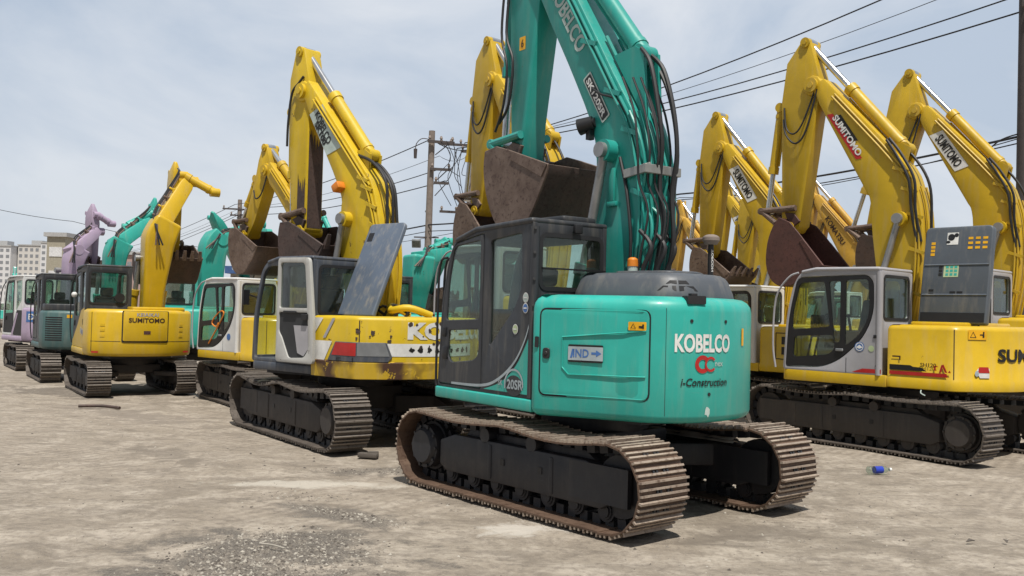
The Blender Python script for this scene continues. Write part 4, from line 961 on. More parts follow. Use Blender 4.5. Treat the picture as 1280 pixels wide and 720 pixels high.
    g = MB(); g.panel([(-.18, 1.62), (-.50, 1.62), (-.52, 1.30), (-.42, 1.20), (-.28, 1.24)], [], lambda u, v, d: (u, 1.276 + d, v), .006); g.build('door_trim', 'greycab', dd)
    g = MB(); g.bb(-.40, -.52, 1.28, 1.32, 1.70, 1.78); g.bb(.05, -.25, 1.28, 1.30, 1.79, 1.82); g.build('door_handle', 'black', dd, bevel=.006, seg=1)
    for z in (1.3, 2.2):
        g = MB(); g.cyl((.225, 1.22, z), (.225, 1.22, z + .12), .03, 8); g.build('hinge', 'slate', dd)
    mi = MB(); mi.tube([(.95, 1.12, 2.0), (.98, 1.28, 2.05)], .012, 6, 1); mi.box((.98, 1.30, 2.0), (.04, .10, .22)); mi.build('mirror', 'black', cab)
    # the raised engine cover
    hd, hf, L = raised_hood(r, -.52, -1.28, .80, 1.78, .16, 3.12, 'slatehood', .07, .08)
    hh = MB(); hh.panel(rect(.06, .17, L - .30, L - .16), [], lambda u, v, d: hf(u, v, .003 + d), .01); hh.build('vent', 'black', hd)
    rm = MB(); rm.tube([(-.75, -.35, 1.80), (-.9, .1, 1.92), (-1.1, .3, 1.86), (-1.35, .2, 1.9), (-1.5, -.1, 1.80)], .05, 8, 4); rm.build('intake_pipe', 'yellow_worn', body, smooth=50)
    for k in range(5):
        hz = MB(); hz.tube([(-.7 - .12 * k, .5 - .1 * k, 1.77), (-.8 - .12 * k, .4 - .1 * k, 1.90 + .02 * (k % 3)), (-.95 - .1 * k, .3 - .15 * k, 1.80)], .02, 6, 4); hz.build('engine_hose', 'rubber', body, smooth=50)
    P = dict(CONV)
    P.update(lower=[(.0, 1.45), (.16, 1.95), (.34, 2.8), (.35, 3.35), (.42, 3.72), (1.20, 4.93)], upper=[(1.28, 5.52), (-.12, 4.02), (-.36, 3.72), (-.50, 3.35), (-.62, 2.9), (-.66, 2.3), (-.55, 1.45)],
             E=(1.56, 6.03), T=(1.44, 5.36), P=(1.40, 3.10), lug=(-.10, 4.14), lugbase=[(.10, 4.28), (-.18, 3.92)], bpin=(.16, 3.22), bfoot=(.62, 1.2), bfrac=.45,
             arm=[(1.46, 6.08), (1.60, 6.11), (1.68, 6.06), (1.82, 5.6), (1.82, 5.0), (1.68, 3.2), (1.56, 3.0), (1.38, 3.0), (1.28, 3.12), (1.28, 5.1), (1.28, 5.42)], bc=((1.90, 5.1), (1.86, 3.35)), bang=.1, lamp=(.34, 3.72),
             hoses=[([(1.42, 5.6, .01), (1.52, 5.5, .03), (1.68, 5.35, .04), (1.76, 4.9, .04), (1.80, 4.5, .02)], .17, .02), ([(.05, 4.2, 0), (-.32, 4.05, .02), (-.62, 3.75, .03), (-.66, 3.3, .02), (-.66, 2.9, 0)], .12, .024), ([(.02, 4.18, 0), (-.36, 3.98, .02), (-.66, 3.66, .03), (-.70, 3.2, .02), (-.70, 2.8, 0)], .04, .024), ([(0, 4.15, 0), (-.3, 4.0, .0), (-.56, 3.7, .0), (-.64, 3.3, .0), (-.68, 2.8, 0)], -.06, .024)])
    bo, ao = front_end(r, c, P, y=-.1, bw=.40, aw=.32)
    yb = .103; a = atan2(-.83, .56)
    boom_label(bo, 'KOBELCO', (1.06, 4.92), yb, a, .62, .13, 'letter_black', ('letter_dirty', [(-.10, -.10), (.74, -.10), (.86, .25), (-.02, .25)]))
    lettering('SK100', .45, .10, lambda u, v: side_fn(1.06, 4.92, yb, a)(u + .12, v - .085, .009), 'letter_black', bo, .05)
    # rust wear on the arm
    rs = random.Random(9)
    def ragged(x0, x1, z0, z1):
        n = 26; return [(x0, z0), (x1, z0)] + [(x1 - (x1 - x0) * k / n, z1 - .35 * (1 - abs(2 * k / n - 1.1)) * rs.uniform(.2, 1) + rs.uniform(-.10, .06)) for k in range(n + 1)]
    decal(ao, [ragged(1.32, 1.52, 3.2, 4.0)], lambda u, v, d: (u, -.1 + .16 + d, v), 'bucket_dark', 'rust_patch', .003)
    decal(ao, [ragged(-.24, .04, 3.15, 4.75)], lambda u, v, d: (1.28 - d, u, v), 'bucket_dark', 'rust_patch', .004)
    return r
build_old_yellow()

# ---------------------------------------------------------------- compact short-tail machines with a sideways-offset boom
def sweep_box(mb, pts, wid, dep, mi=0):
    """box section along a path in 3D; dep runs mostly fore-aft (x), wid across"""
    P = [Vector(p) for p in pts]; rings = []
    for i, p in enumerate(P):
        t = (P[min(i + 1, len(P) - 1)] - P[max(i - 1, 0)]).normalized(); w = t.cross(Vector((1, 0, 0)))
        w = w.normalized() if w.length > .2 else Vector((0, 1, 0)); d = w.cross(t).normalized()
        a, b = wid[i] / 2, dep[i] / 2
        rings.append([p + w * sx * a + d * sy * b for sx, sy in ((-1, -1), (1, -1), (1, 1), (-1, 1))])
    return mb.loft(rings, mi)

def offset_front(r, c, low, wid, up, E, P, bang, cyl, armw=.20, upw=.32, teeth=4):
    """low: lower boom foot..knuckle, wid: its widths, up: straight upper boom ends, E/P: arm ends; all (x,y,z)"""
    bm = c['boommat']
    V = catmull([Vector(p) for p in low], 4); m = len(V); W = []
    for i in range(m):
        t = i / (m - 1) * (len(wid) - 1); a = min(int(t), len(wid) - 2); W.append(wid[a] + (wid[a + 1] - wid[a]) * (t - a))
    b = MB(); sweep_box(b, V, W, [.36 + .30 * (i / (m - 1)) for i in range(m)]); bo = b.build('boom', bm, r, bevel=.11, seg=5)
    U0, U1 = Vector(up[0]), Vector(up[1]); d = (U1 - U0).normalized(); b = MB()
    sweep_box(b, [U0 - d * .18, U0 + d * .25, U1 - d * .2, U1 + d * .06], [upw * 1.25, upw * 1.1, upw, upw * .7], [.46, .42, .34, .26]); uo = b.build('upper_boom', bm, r, bevel=.03, seg=2)
    x = MB(); x.cyl(U0 - Vector((.36, 0, 0)), U0 + Vector((.36, 0, 0)), .15, 16); x.build('pin_boss', bm, bo, smooth=40)
    x = MB(); x.cyl((U1.x, U1.y - .22, U1.z), (U1.x, U1.y + .22, U1.z), .12, 14); x.build('pin_boss', bm, uo, smooth=40)
    n = d.cross(Vector((1, 0, 0))).normalized()
    n = n if n.z > 0 else -n
    for k in range(4):      # valve blocks, clamps and hoses riding on the upper boom
        p = U0 + d * (.15 + .26 * k) + n * (upw * .52) + Vector((-.10, 0, 0)); x = MB(); x.box(p, (.12, .08, .10)); x.cyl(p, p + n * .12, .028, 8); x.build('hose_fitting', bm if k % 2 else 'bucket_rust', uo, bevel=.01, seg=1)
    for j, o in enumerate((.02, .10, .17)):
        h = MB(); L = (U1 - U0).length
        h.tube([U0 + d * -.45 + n * -.15 + Vector((-.36, .1 - o, 0)), U0 + d * -.10 + n * (upw * .3 + o * .3) + Vector((-.36, 0, 0)), U0 + d * .25 + n * (upw * .62 + o * .4) + Vector((-.16 + o, 0, 0)), U0 + d * L * .6 + n * (upw * .66 + o * .3) + Vector((-.10 + o, 0, 0)), U1 + n * (.24 + o * .3) + Vector((-.1, 0, 0)), Vector(E).lerp(U1, .45) + n * .12 + Vector((-.12, 0, 0))], .020, 6, 5); h.build('hydraulic_hose', 'rubber' if j else 'bucket_rust', uo, smooth=50)
    E, P = Vector(E), Vector(P); d = (P - E).normalized(); s = Vector((1, 0, 0)); s = (s - d * s.dot(d)).normalized(); y = d.cross(s); L = (P - E).length
    sec = [(-.06, .05, .06, .06), (.25, .26, -.20, armw), (.55, .30, -.24, armw * 1.15), (L - .2, .16, -.14, armw), (L + .06, .09, -.09, armw * .8)]
    a = MB(); a.loft([[E + d * u + s * v + y * w for v, w in ((f, -aw / 2), (f, aw / 2), (-abs(b_), aw / 2), (-abs(b_), -aw / 2))] for u, f, b_, aw in sec])
    ao = a.build('arm', c.get('armmat', bm), r, bevel=.018)
    hyd(r, 'arm_cylinder', tuple(cyl[1]), tuple(cyl[0]), .095, .07, .9, bm, bm)
    hyd(r, 'bucket_cylinder', tuple(E + s * .34 + d * .25), tuple(P + s * .42 - d * .30), .06, .04, .6, c.get('armmat', bm))
    f0 = Vector(low[0]); kn = V[m // 2]
    hyd(r, 'boom_cylinder', (f0.x + .5, f0.y, f0.z - .25), (kn.x + .30, kn.y, kn.z), .08, .05, .6, bm, 'dullrod', two=(-.3, .3))
    lk = MB(); lk.cyl(P + s * .42 - d * .3, P + s * .2, .045, 10); lk.cyl(P + s * .42 - d * .3, P - d * .35, .045, 10); lk.build('bucket_link', 'bucket_rust', r)
    make_bucket(r, (P.x, P.z), bang, P.y, c.get('bw', .8), c['bucketmat'], c.get('bk', .9), teeth)
    return bo, ao

def compact(c, paint_corner=True):
    r = machine(c); zb, zt = .80, 1.76
    plan = rnd([(-.42, .98), (-.48, 1.05), (-.98, 1.02), (-1.26, .50), (-1.32, 0), (-1.26, -.50), (-.98, -1.02), (-.48, -1.05), (-.42, -.98)], [.01, .05, .14, .25, .25, .25, .14, .05, .01], 5)
    m = shell(plan, [(zb, .09), (zb + .02, .03), (zb + .07, .004), (zb + .30, 0), (zt - .08, 0), (zt - .03, .02), (zt, .07), (zt + .004, .16)])
    body = m.build('upper_body', c['bodymat'], r, smooth=50); w = Wall(plan[:-1])
    fm = MB(); fm.prism(rnd([(1.08, .15), (1.08, .96), (1.0, 1.03), (-.43, 1.03), (-.43, .15)], .04), zb, zb + .14, 'xy'); fm.bb(-.44, 1.0, -1.05, -.45, zb, 1.45)
    fm.build('cab_skirt', c['bodymat'], body, bevel=.03); 
    fl = MB(); fl.prism([(.95, -.8), (.95, .85), (-1.0, .6), (-1.0, -.6)], zb - .05, zb - .002, 'xy'); fl.bb(-.3, .6, -.45, .05, zb, 1.35); fl.build('revolving_frame', 'under_blk', body)
    dk = MB(); dk.bb(-1.05, -.46, -.85, .2, zt - .02, zt + .06); dk.build('engine_deck', c.get('deckmat', c['bodymat']), body, bevel=.03)
    z0 = zb + .142
    out = [(-.40, z0), (1.02, z0), (.98, 1.75), (.88, 2.35), (.76, 2.58), (.55, 2.66), (-.40, 2.68)]
    dh = rnd([(.22, 1.02), (.96, 1.02), (.92, 1.75), (.82, 2.32), (.73, 2.52), (.22, 2.55)], [.04, .05, .2, .12, .08, .04], 4)
    h2 = rnd([(.10, 1.62), (.10, 2.52), (-.32, 2.54), (-.32, 1.95)], .06)
    cab = make_cab(r, dict(outline=out, y0=.10, y1=1.00, mat=c['cabmat'], holesL=[dh, h2], skip_pane=1, holesR=[rnd(rect(-.3, .7, 1.6, 2.5), .08)], rearwin=c.get('rearwin', (.20, .92, 1.88, 2.54)), front=(1, 4), round=[.02, .05, .15, .12, .1, .08, .06]))
    w1 = rnd([(.28, 1.60), (.88, 1.58), (.84, 2.0), (.74, 2.44), (.28, 2.48)], [.04, .04, .1, .08, .05], 4)
    d = door_part(cab, inset(dh, .01), [w1], 1.006, c.get('doormat', c['cabmat']))
    hb = MB(); hb.bb(.80, .72, 1.0, 1.03, 1.38, 1.50); hb.build('door_handle', 'black', d, bevel=.008, seg=1)
    rail(cab, [(1.04, 1.02, 1.0), (1.10, 1.05, 1.4), (1.02, 1.05, 2.2), (.85, 1.0, 2.5)], .014, 'black')
    return r, body, w, cab, zb, zt

CK = dict(gauge=.86, shoe=.45, hl=1.42, ht=.68, zb=.80, nshoe=38, nroll=5, sag=.03)
def build_yellow_compact():
    c = base(x=-8.118, y=19.7, yaw=.595, tyaw=.60, s=.985, seed=41, label='bright yellow compact excavator with dark grey cab, tail turned to the camera, at left', detail=2,
             boommat='yellow', bodymat='yellow', cabmat='darkcab', deckmat='yellow', bucketmat=['bucket_rust', 'bucket_dark'], **CK)
    r, body, w, cab, zb, zt = compact(c)
    Lw = w.L[-1]; mid = Lw / 2
    f = lambda u, v, d: w.at(u, v, d)
    hp = MB(); hp.panel(rnd(rect(mid - .42, mid + .45, 1.12, 1.73), .03), [], lambda u, v, d: f(u, v, .03 + d), .05, 0, .08); hd = hp.build('tail_hatch', 'yellow', body, bevel=.01)
    g = MB(); g.panel(rnd(rect(mid - .445, mid + .475, 1.09, 1.74), .03), [], lambda u, v, d: f(u, v, .008 + d), .01, 0, .08); g.build('hatch_shadow_gap', 'rubber', body)
    lettering('SUMITOMO', .70, .095, lambda u, v: f(mid - .32 + u, 1.50 + v, .036), 'letter_brown', hd, .03)
    lettering('KEIAIKAI', .42, .075, lambda u, v: f(mid - .17 + u, 1.625 + v, .036), 'greycab', hd, .02)
    decal(hd, [rect(mid - .03, mid + .10, 1.26, 1.33)], lambda u, v, d: f(u, v, .03 + d), 'bucket_red', 'latch_recess', .006)
    for x in (mid - .86, mid + .74):
        for z in (1.20, 1.32, 1.42):
            e = MB(); e.panel(rect(x, x + .09, z, z + .05), [], lambda u, v, d: f(u, v, .008 + d), .01); e.build('embossed_mark', 'yellow', body)
    for x in (mid - 1.02, mid + .86): decal(body, [rect(x, x + .14, .875, .91)], f, 'red', 'reflector', .008)
    sm = MB(); sm.panel(rect(mid - 1.05, mid - .46, 1.105, 1.115), [], lambda u, v, d: f(u, v, .003 + d), .006, 0, .08); sm.panel(rect(mid + .48, mid + 1.05, 1.105, 1.115), [], lambda u, v, d: f(u, v, .003 + d), .006, 0, .08)
    sm.panel(rect(.62, .63, .9, 1.7), [], lambda u, v, d: f(u, v, .003 + d), .006); sm.build('panel_seam', 'rubber', body)
    sf = lambda u, v, d: (u, 1.0 + d, v)
    decal(cab, [[(1.0, .945), (.97, 1.06), (.40, 1.40), (.0, 1.72), (-.39, 1.78), (-.39, .945)]], lambda u, v, d: (u, 1.004 + d, v), 'yellow', 'painted_corner', .008)
    for x, z, mt_ in ((-.05, 1.30, 'sticker_grey'), (-.22, 1.27, 'sticker_blue')):
        q = decal(cab, [ellipse(x, z, .07, .075)], sf, 'letter_white', 'sticker', .015); decal(q, [ellipse(x, z, .05, .055)], sf, mt_, 'sticker_face', .018)
    decal(cab, [rect(-.24, -.19, 1.42, 1.54)], sf, 'rubber', 'latch', .015)
    mi = MB(); mi.sphere((.62, 1.06, 2.05), .06, 12, 8); mi.build('mirror', 'letter_white', cab, smooth=60)
    sp = MB(); sp.cyl((-.40, .34, 2.0), (-.44, .34, 2.0), .10, 16); sp.build('cab_speaker', 'black', cab)
    offset_front(r, c, [(.30, -.44, 1.35), (.22, -.46, 2.2), (.16, -.50, 2.9), (.14, -.54, 3.35), (.18, -.70, 3.72)], [.42, .46, .58, .66, .58], [(.22, -.56, 3.62), (.60, -1.24, 4.74)], (.72, -.98, 5.12), (1.2, -1.14, 3.2), .1, ((.55, -1.12, 4.86), (.30, -1.78, 4.50)))
    return r
build_yellow_compact()

def build_teal_compact():
    c = base(x=-10.5, y=22.5, yaw=.60, tyaw=.60, s=.94, seed=51, label='dark green compact excavator with louvred tail and teal boom, beside the lilac one',
             boommat='teal_worn', bodymat='darkteal', cabmat='darkcab', bucketmat=['bucket_rust', 'bucket_dark'], **CK)
    r, body, w, cab, zb, zt = compact(c)
    lv = MB()
    for i in range(11): lv.panel(rect(.62, 1.02, 1.02 + .055 * i, 1.05 + .055 * i), [], lambda u, v, d: w.at(u, v, .004 + d), .006, 0, .1)
    lv.build('louvre', 'black', body); decal(body, [rect(1.12, 1.24, 1.58, 1.66)], w.at, 'sticker_yellow', 'sticker', .006)
    bl = MB(); bl.prism(rnd([(-.50, -.9), (-.50, 1.0), (-.95, .98), (-1.2, .45), (-1.2, -.5)], .1), zt - .01, zt + .16, 'xy'); bl.build('engine_hood', 'darkcab', body, bevel=.05, seg=3)
    offset_front(r, c, [(.35, -.74, 1.35), (.25, -.75, 2.2), (.18, -.77, 2.9), (.15, -.80, 3.3), (.18, -.93, 3.6)], [.44, .46, .54, .58], [(.22, -.86, 3.56), (.55, -1.70, 4.22)], (.65, -1.87, 4.87), (1.1, -1.86, 3.3), 0, ((.50, -1.1, 4.05), (.6, -1.9, 4.55)))
build_teal_compact()

def build_lilac():
    c = base(x=-12.85, y=25.8, yaw=.85, tyaw=.62, s=.95, seed=61, label='lilac excavator with white cab pillars at the far left edge', boommat='lilac', bodymat='lilac', cabmat='white', doormat='black', bucketmat=['bucket_rust', 'bucket_dark'], **CK)
    r, body, w, cab, zb, zt = compact(c)
    f = lambda u, v, d: (u, 1.0 + d, v)
    decal(cab, [[(.18, .96), (-.38, .96), (-.38, 1.68), (-.02, 1.68), (.18, 1.35)]], f, 'letter_black', 'dark_panel', .006)
    decal(cab, [[(.35, .96), (.22, .96), (-.12, 1.60), (.0, 1.60)]], f, 'lilac', 'stripe', .010)
    q = decal(body, [rect(.40, .98, 1.36, 1.66)], w.at, 'sticker_blue', 'label_panel', .005); lettering('EXP', .36, .16, lambda u, v: w.at(.52 + u, 1.43 + v, .010), 'letter_white', q, .03)
    offset_front(r, c, [(.35, -.58, 1.35), (.28, -.59, 2.2), (.22, -.61, 2.9), (.20, -.64, 3.25), (.22, -.76, 3.55)], [.42, .44, .48, .52], [(.25, -.66, 3.52), (.45, -1.40, 4.16)], (.50, -1.28, 4.95), (.65, -1.42, 3.2), 0, ((.30, -1.32, 4.66), (.30, -1.80, 4.42)))
build_lilac()

def build_back_teal():
    for k, (x, y, yaw, lab) in enumerate(((-8.3, 24.2, .65, 'clean teal excavator with big rounded boom elbow, behind the yellow compact one'), (-2.6, 23.1, .62, 'teal excavator mostly hidden behind the old chipped yellow excavator'))):
        c = base(x=x, y=y, yaw=yaw, tyaw=yaw, seed=70 + k, label=lab, boommat='teal_worn', bodymat='teal_worn', cabmat='darkcab' if k else 'teal_worn', bucketmat=['bucket_rust', 'bucket_dark'], **CK)
        r, body, w, cab, zb, zt = compact(c)
        if k == 0: offset_front(r, c, [(.35, -.42, 1.35), (.25, -.42, 2.2), (.18, -.42, 2.9), (.16, -.46, 3.4), (.2, -.66, 3.68)], [.56, .60, .64, .66], [(.2, -.62, 3.60), (.4, -1.95, 3.92)], (.5, -.55, 4.35), (1.4, -1.9, 2.6), 0, ((.3, -.9, 3.85), (.45, -1.9, 4.15)))
        else: offset_front(r, c, [(.35, -.25, 1.35), (.2, -.28, 2.2), (.1, -.30, 2.7), (.1, -.35, 3.25)], [.56, .60, .64, .66], [(.2, -.5, 3.2), (.4, -1.4, 3.4)], (.5, -1.35, 3.75), (1.4, -1.4, 2.4), 0, ((.3, -.7, 3.4), (.45, -1.5, 3.7)))
build_back_teal()

# ---------------------------------------------------------------- full-size machines of the other rows
def build_white_cab_yellow():
    c = base(x=-4.6, y=18.2, yaw=.85, tyaw=.60, s=.90, seed=81, label='yellow excavator with white cab and an orange squiggle on its dark door', boommat='yellow_boom', bodymat='yellow', cabmat='white', bucketmat=['bucket_rust', 'bucket_dark'], hl=1.9, sag=.03)
    r = machine(c); body, w = conv_house(r, c); cab = round_cab(r, c)
    tb = MB(); tb.tube([(.78, 1.212, 1.25), (.62, 1.212, 1.42), (.30, 1.212, 1.78), (.22, 1.212, 1.92), (.35, 1.212, 1.95), (.60, 1.212, 1.80), (.66, 1.212, 1.68), (.50, 1.212, 1.62), (.42, 1.212, 1.70)], .016, 6, 4); tb.build('orange_squiggle', 'orange', cab)
    decal(cab, [ellipse(.02, 1.42, .07, .07)], lambda u, v, d: (u, 1.2 + d, v), 'sticker_blue', 'sticker', .005)
    P = dict(CONV); P.update(lower=[(.0, 1.42), (-.15, 2.0), (-.45, 3.0), (-.50, 3.6), (-.35, 4.05), (.40, 4.82)], upper=[(.40, 5.30), (-.36, 4.58), (-.78, 4.1), (-.98, 3.6), (-.92, 2.7), (-.55, 1.75), (-.42, 1.42)], teeth=0,
        E=(.67, 5.65), T=(.58, 5.12), P=(1.34, 3.72), lug=(-.38, 4.66), lugbase=[(-.15, 4.74), (-.60, 4.32)], bpin=(-.66, 3.5), bfoot=(.5, 1.2), bang=.15, bc=((1.15, 5.0), (1.72, 4.02)),
        arm=[(.60, 5.70), (.74, 5.72), (.90, 5.38), (.99, 5.05), (1.32, 4.2), (1.48, 3.78), (1.40, 3.60), (1.26, 3.62), (.98, 4.0), (.55, 4.9), (.45, 5.3)],
        hoses=[([(.5, 5.0, 0), (.65, 4.6, .03), (.85, 4.5, .04), (1.0, 4.7, 0)], .18, .016), ([(-.4, 4.8, 0), (-.9, 4.5, .02), (-1.2, 3.9, .03), (-1.2, 3.3, 0)], .1, .022)])
    front_end(r, c, P)
build_white_cab_yellow()

def back_machine(x, y, yaw, s, seed, label, boom='yellow_boom', body='yellow', cab='white', bucket=('bucket_rust', 'bucket_dark'), text=None, pose=None, wt=False):
    c = base(x=x, y=y, yaw=yaw, tyaw=yaw - .08, s=s, seed=seed, label=label, boommat=boom, bodymat=body, cabmat=cab, bucketmat=list(bucket), hl=1.95, nroll=6, sag=.03)
    r = machine(c); bd, w = conv_house(r, c); cb = round_cab(r, c); P = dict(CONV)
    if pose: P.update(pose)
    bo, ao = front_end(r, c, P, y=-.1, bw=.40, aw=.32)
    a = atan2(-.835, .55)
    if text: boom_label(bo, text[0], text[2] if len(text) > 2 else (1.15, 5.2), .103, a, text[1], .17, 'letter_brown' if not wt else 'letter_black', ('letter_white', [(-.12, -.04), (text[1] + .05, -.04), (text[1] + .12, .21), (-.05, .21)]) if wt else None)
    return r, bd, cb, w
r, bd, cb, w = back_machine(5.3, 18.3, .70, .94, 101, 'yellow excavator with narrow white cab, between the teal one and the grey-cab one', text=('SUMITOMO', .75), wt=True, pose=dict(bang=.3))
v_ = MB()
for z in (1.30, 1.50): v_.panel(rect(.55, .70, z, z + .15), [], lambda u, v, d: w.at(u, v, d - .006), .006)
v_.build('vent', 'rubber', bd)
fr_ = MB()
for a_, b_ in (((.42, 1.22), (.42, 1.72)), ((.42, 1.72), (.88, 1.72)), ((.88, 1.72), (.90, 1.34)), ((.90, 1.34), (.80, 1.20)), ((.80, 1.20), (.42, 1.22))): fr_.tube([w.at(a_[0], a_[1], -.01), w.at(b_[0], b_[1], -.01)], .009, 5, 1)
fr_.build('door_seam', 'rubber', bd)
back_machine(9.6, 18.1, .75, 1.09, 102, 'yellow excavator with tall boom standing at the right edge behind the sticker-covered hood', cab='greycab', text=('SUMITOMO', .7), wt=True, bucket=('bucket_dark', 'bucket_dark'), pose=dict(bang=.35, P=(2.35, 3.30), bc=((2.22, 5.5), (2.86, 3.58)), arm=[(1.60, 6.62), (1.72, 6.63), (1.78, 6.56), (2.02, 6.26), (2.16, 5.60), (2.50, 3.6), (2.43, 3.26), (2.28, 3.22), (2.16, 3.36), (1.42, 5.66), (1.40, 5.92)]))
back_machine(11.43, 30.5, .80, 1.05, 104, 'faded orange-yellow excavator with dark maker name along its boom, behind the grey cab', boom='yellow_orange', body='yellow_orange', text=('KOMATSU', 1.05, (1.05, 5.05)))
back_machine(13.4, 35.5, .72, 1.02, 105, 'faded yellow excavator farthest back, behind the orange-yellow boom lettered in dark', boom='yellow_orange', body='yellow_orange')
back_machine(8.07, 29.6, .68, 1.01, 106, 'yellow excavator with white name strip on its boom, behind the narrow white cab', text=('KOMATSU', .95, (1.05, 5.05)), wt=True)
back_machine(7.95, 36.8, .68, 1.01, 107, 'pale orange excavator farthest back beside the teal boom hoses', boom='yellow_orange', body='yellow_orange')
back_machine(.63, 18.53, .68, 1.19, 108, 'yellow excavator with long arm directly behind the nearest teal one', cab='greycab')
back_machine(-7.68, 39.25, .77, 1.02, 109, 'teal excavator far behind the old chipped yellow excavator', boom='teal_worn', body='teal_worn', cab='teal_worn')

back_machine(7.2, 23.6, .72, .80, 110, 'small yellow excavator behind the narrow white cab, its arm tip lowest of its neighbours', cab='greycab', pose=dict(bang=.4))


# ---------------------------------------------------------------- poles, wires, buildings, litter
def pole(x, y, h, r, mat, label, lean=0):
    o = empty('utility_pole', (x, y, 0)); tag(o, label, 'utility pole', 'poles carrying the overhead wires')
    m = MB(); m.cyl((0, 0, 0), (lean, 0, h), r * 1.25, 14, r); m.build('pole_shaft', mat, o, smooth=50); return o
def crossarm(o, x, z, w, ang=0, mat='dark_pole', ins=3):
    m = MB(); R = Matrix.Rotation(ang, 3, 'Z'); m.box((x, -.16, z), (w, .10, .12), R); m.cyl((x + w * .3 * cos(ang), -.12 + w * .3 * sin(ang), z - .04), (x * .5, -.05, z - .6), .025, 6); a = m.build('crossarm', mat, o)
    for i in range(ins):
        t = (i / max(1, ins - 1) - .5) * (w - .2); c = (x + t * cos(ang), -.16 + t * sin(ang), z + .06)
        q = MB(); q.cyl(c, (c[0], c[1], c[2] + .10), .05, 8); q.cyl((c[0], c[1], c[2] + .10), (c[0], c[1], c[2] + .22), .08, 10, .04); q.build('insulator', 'ceramic', a)
    return a
p1 = pole(-4.08, 43.6, 10.4, .15, 'wood_pole', 'brown pole with a small floodlight, left of the pair beside the yellow arm', .09)
crossarm(p1, .55, 9.85, 1.3, .3); crossarm(p1, .55, 8.55, 1.0, .2, ins=2); crossarm(p1, .6, 7.9, .7, .2, ins=1)
q = MB(); q.tube([(.08, -.1, 9.95), (-.35, -.15, 10.0), (-.62, -.15, 9.75), (-.66, -.15, 9.4)], .02, 6, 4); q.build('lamp_bracket', 'dark_pole', p1)
q = MB(); q.cyl((-.66, -.15, 9.5), (-.66, -.15, 9.05), .09, 12, .07); q.build('surge_arrester', 'dark_pole', p1)
for k in range(3):
    q = MB(); q.tube([(.5 + .3 * k, -.2, 9.9), (1.0 + .2 * k, -.3, 9.3 - .3 * k), (.95 + .3 * k, -.3, 8.6 - .4 * k), (1.5 + .1 * k, -.3, 8.2 - .5 * k)], .018, 5, 5); q.build('loose_cable', 'wire', p1)
q = MB(); q.bb(-.62, .55, -.16, -.10, 5.28, 5.34); q.build('lamp_arm', 'dark_pole', p1)
q = MB(); q.box((-.48, -.3, 5.0), (.42, .16, .40), Matrix.Rotation(.5, 3, 'X')); fl = q.build('floodlight', 'steel_grey', p1, bevel=.02); q = MB(); q.box((-.48, -.385, 4.96), (.34, .01, .30), Matrix.Rotation(.5, 3, 'X')); q.build('lamp_glass', 'glass_dark', fl)
p2 = pole(-2.3, 47, 10.8, .16, 'wood_pole', 'brown pole with switchgear and tangled fittings, right of the pair beside the yellow arm', .06)
crossarm(p2, -.5, 10.35, 2.2, .2, ins=5); crossarm(p2, .3, 10.0, 1.6, .2, ins=4); crossarm(p2, -.65, 6.9, 1.7, .25, ins=3)
q = MB(); q.box((-2.05, -.2, 6.5), (.20, .25, .62)); q.box((-2.05, -.2, 6.9), (.36, .1, .10)); q.build('switch_box', 'steel_grey', p2, bevel=.02)
for k in range(4):
    q = MB(); q.tube([(-1.2 + .4 * k, -.3, 10.2), (-1.0 + .2 * k, -.4, 9.5 - .2 * k), (-1.6 + .5 * k, -.4, 8.6), (-.9 + .3 * k, -.3, 7.2)], .018, 5, 5); q.build('loose_cable', 'wire', p2)
p3 = pole(-22.4, 75, 10.5, .17, 'wood_pole', 'far pole with a wide crossarm, above the teal elbow at left'); crossarm(p3, 0, 9.7, 2.6, .2); crossarm(p3, 0, 9.2, 1.4, .2, ins=2)
p4 = pole(13.9, 25, 11.6, .19, 'dark_pole', 'tall dark pole cut by the right edge of the picture', .02)
crossarm(p4, .0, 11.0, 2.2, .9); crossarm(p4, .0, 10.4, 1.6, .9, ins=2)
q = MB(); q.tube([(-.15, 0, 7.1), (-.6, .3, 6.9), (-1.0, .6, 6.3), (-1.1, .7, 5.6)], .02, 6, 5); q.build('loose_cable', 'wire', p4)
def wire(pts, r, label, sag=.25):
    P = [Vector(p) for p in pts]; out = []
    for a, b in zip(P, P[1:]):
        for i in range(14):
            t = i / 14; p = a.lerp(b, t); p.z -= sag * 4 * t * (1 - t); out.append(p)
    out.append(P[-1]); m = MB(); m.tube(out, r, 6, 1); o = m.build('overhead_wire', 'wire', None, smooth=60); tag(o, label, 'wire', 'overhead wires between the poles')
wire([(13.2, 25, 12.25), (-1.4, 47, 10.6), (-4.0, 43.5, 10.0), (-22.8, 75, 10.1), (-60, 140, 10)], .024, 'topmost thick wire above the tall yellow booms', .5)
wire([(14.2, 25, 11.9), (-1.8, 47, 10.55), (-3.6, 43.5, 9.2), (-22.2, 75, 9.9), (-60, 141, 9.6)], .012, 'thin wire just below the topmost thick one', .55)
wire([(13.95, 25, 11.0), (-2.6, 47, 10.5), (-3.5, 43.5, 8.6), (-21.6, 75, 9.9), (-59, 140, 9.5)], .022, 'third wire down, crossing behind the tip of the grey-cab boom', .55)
wire([(13.9, 25, 10.5), (-3.0, 47, 10.2), (-3.3, 43.4, 8.0), (-22.4, 75, 9.3), (-58, 139, 9.0)], .024, 'lowest of the four upper wires, ending near the right-hand pole', .5)
wire([(13.8, 25, 7.03), (7.2, 40, 7.2), (-4.0, 43.4, 5.9), (-22.4, 75, 6.2)], .034, 'thick lower cable meeting the dark pole below the others', .2)
wire([(13.8, 25, 6.85), (7.2, 40, 6.95), (-4.0, 43.4, 5.6), (-22.4, 75, 5.9)], .018, 'thin cable hanging just under the thick lower cable', .25)
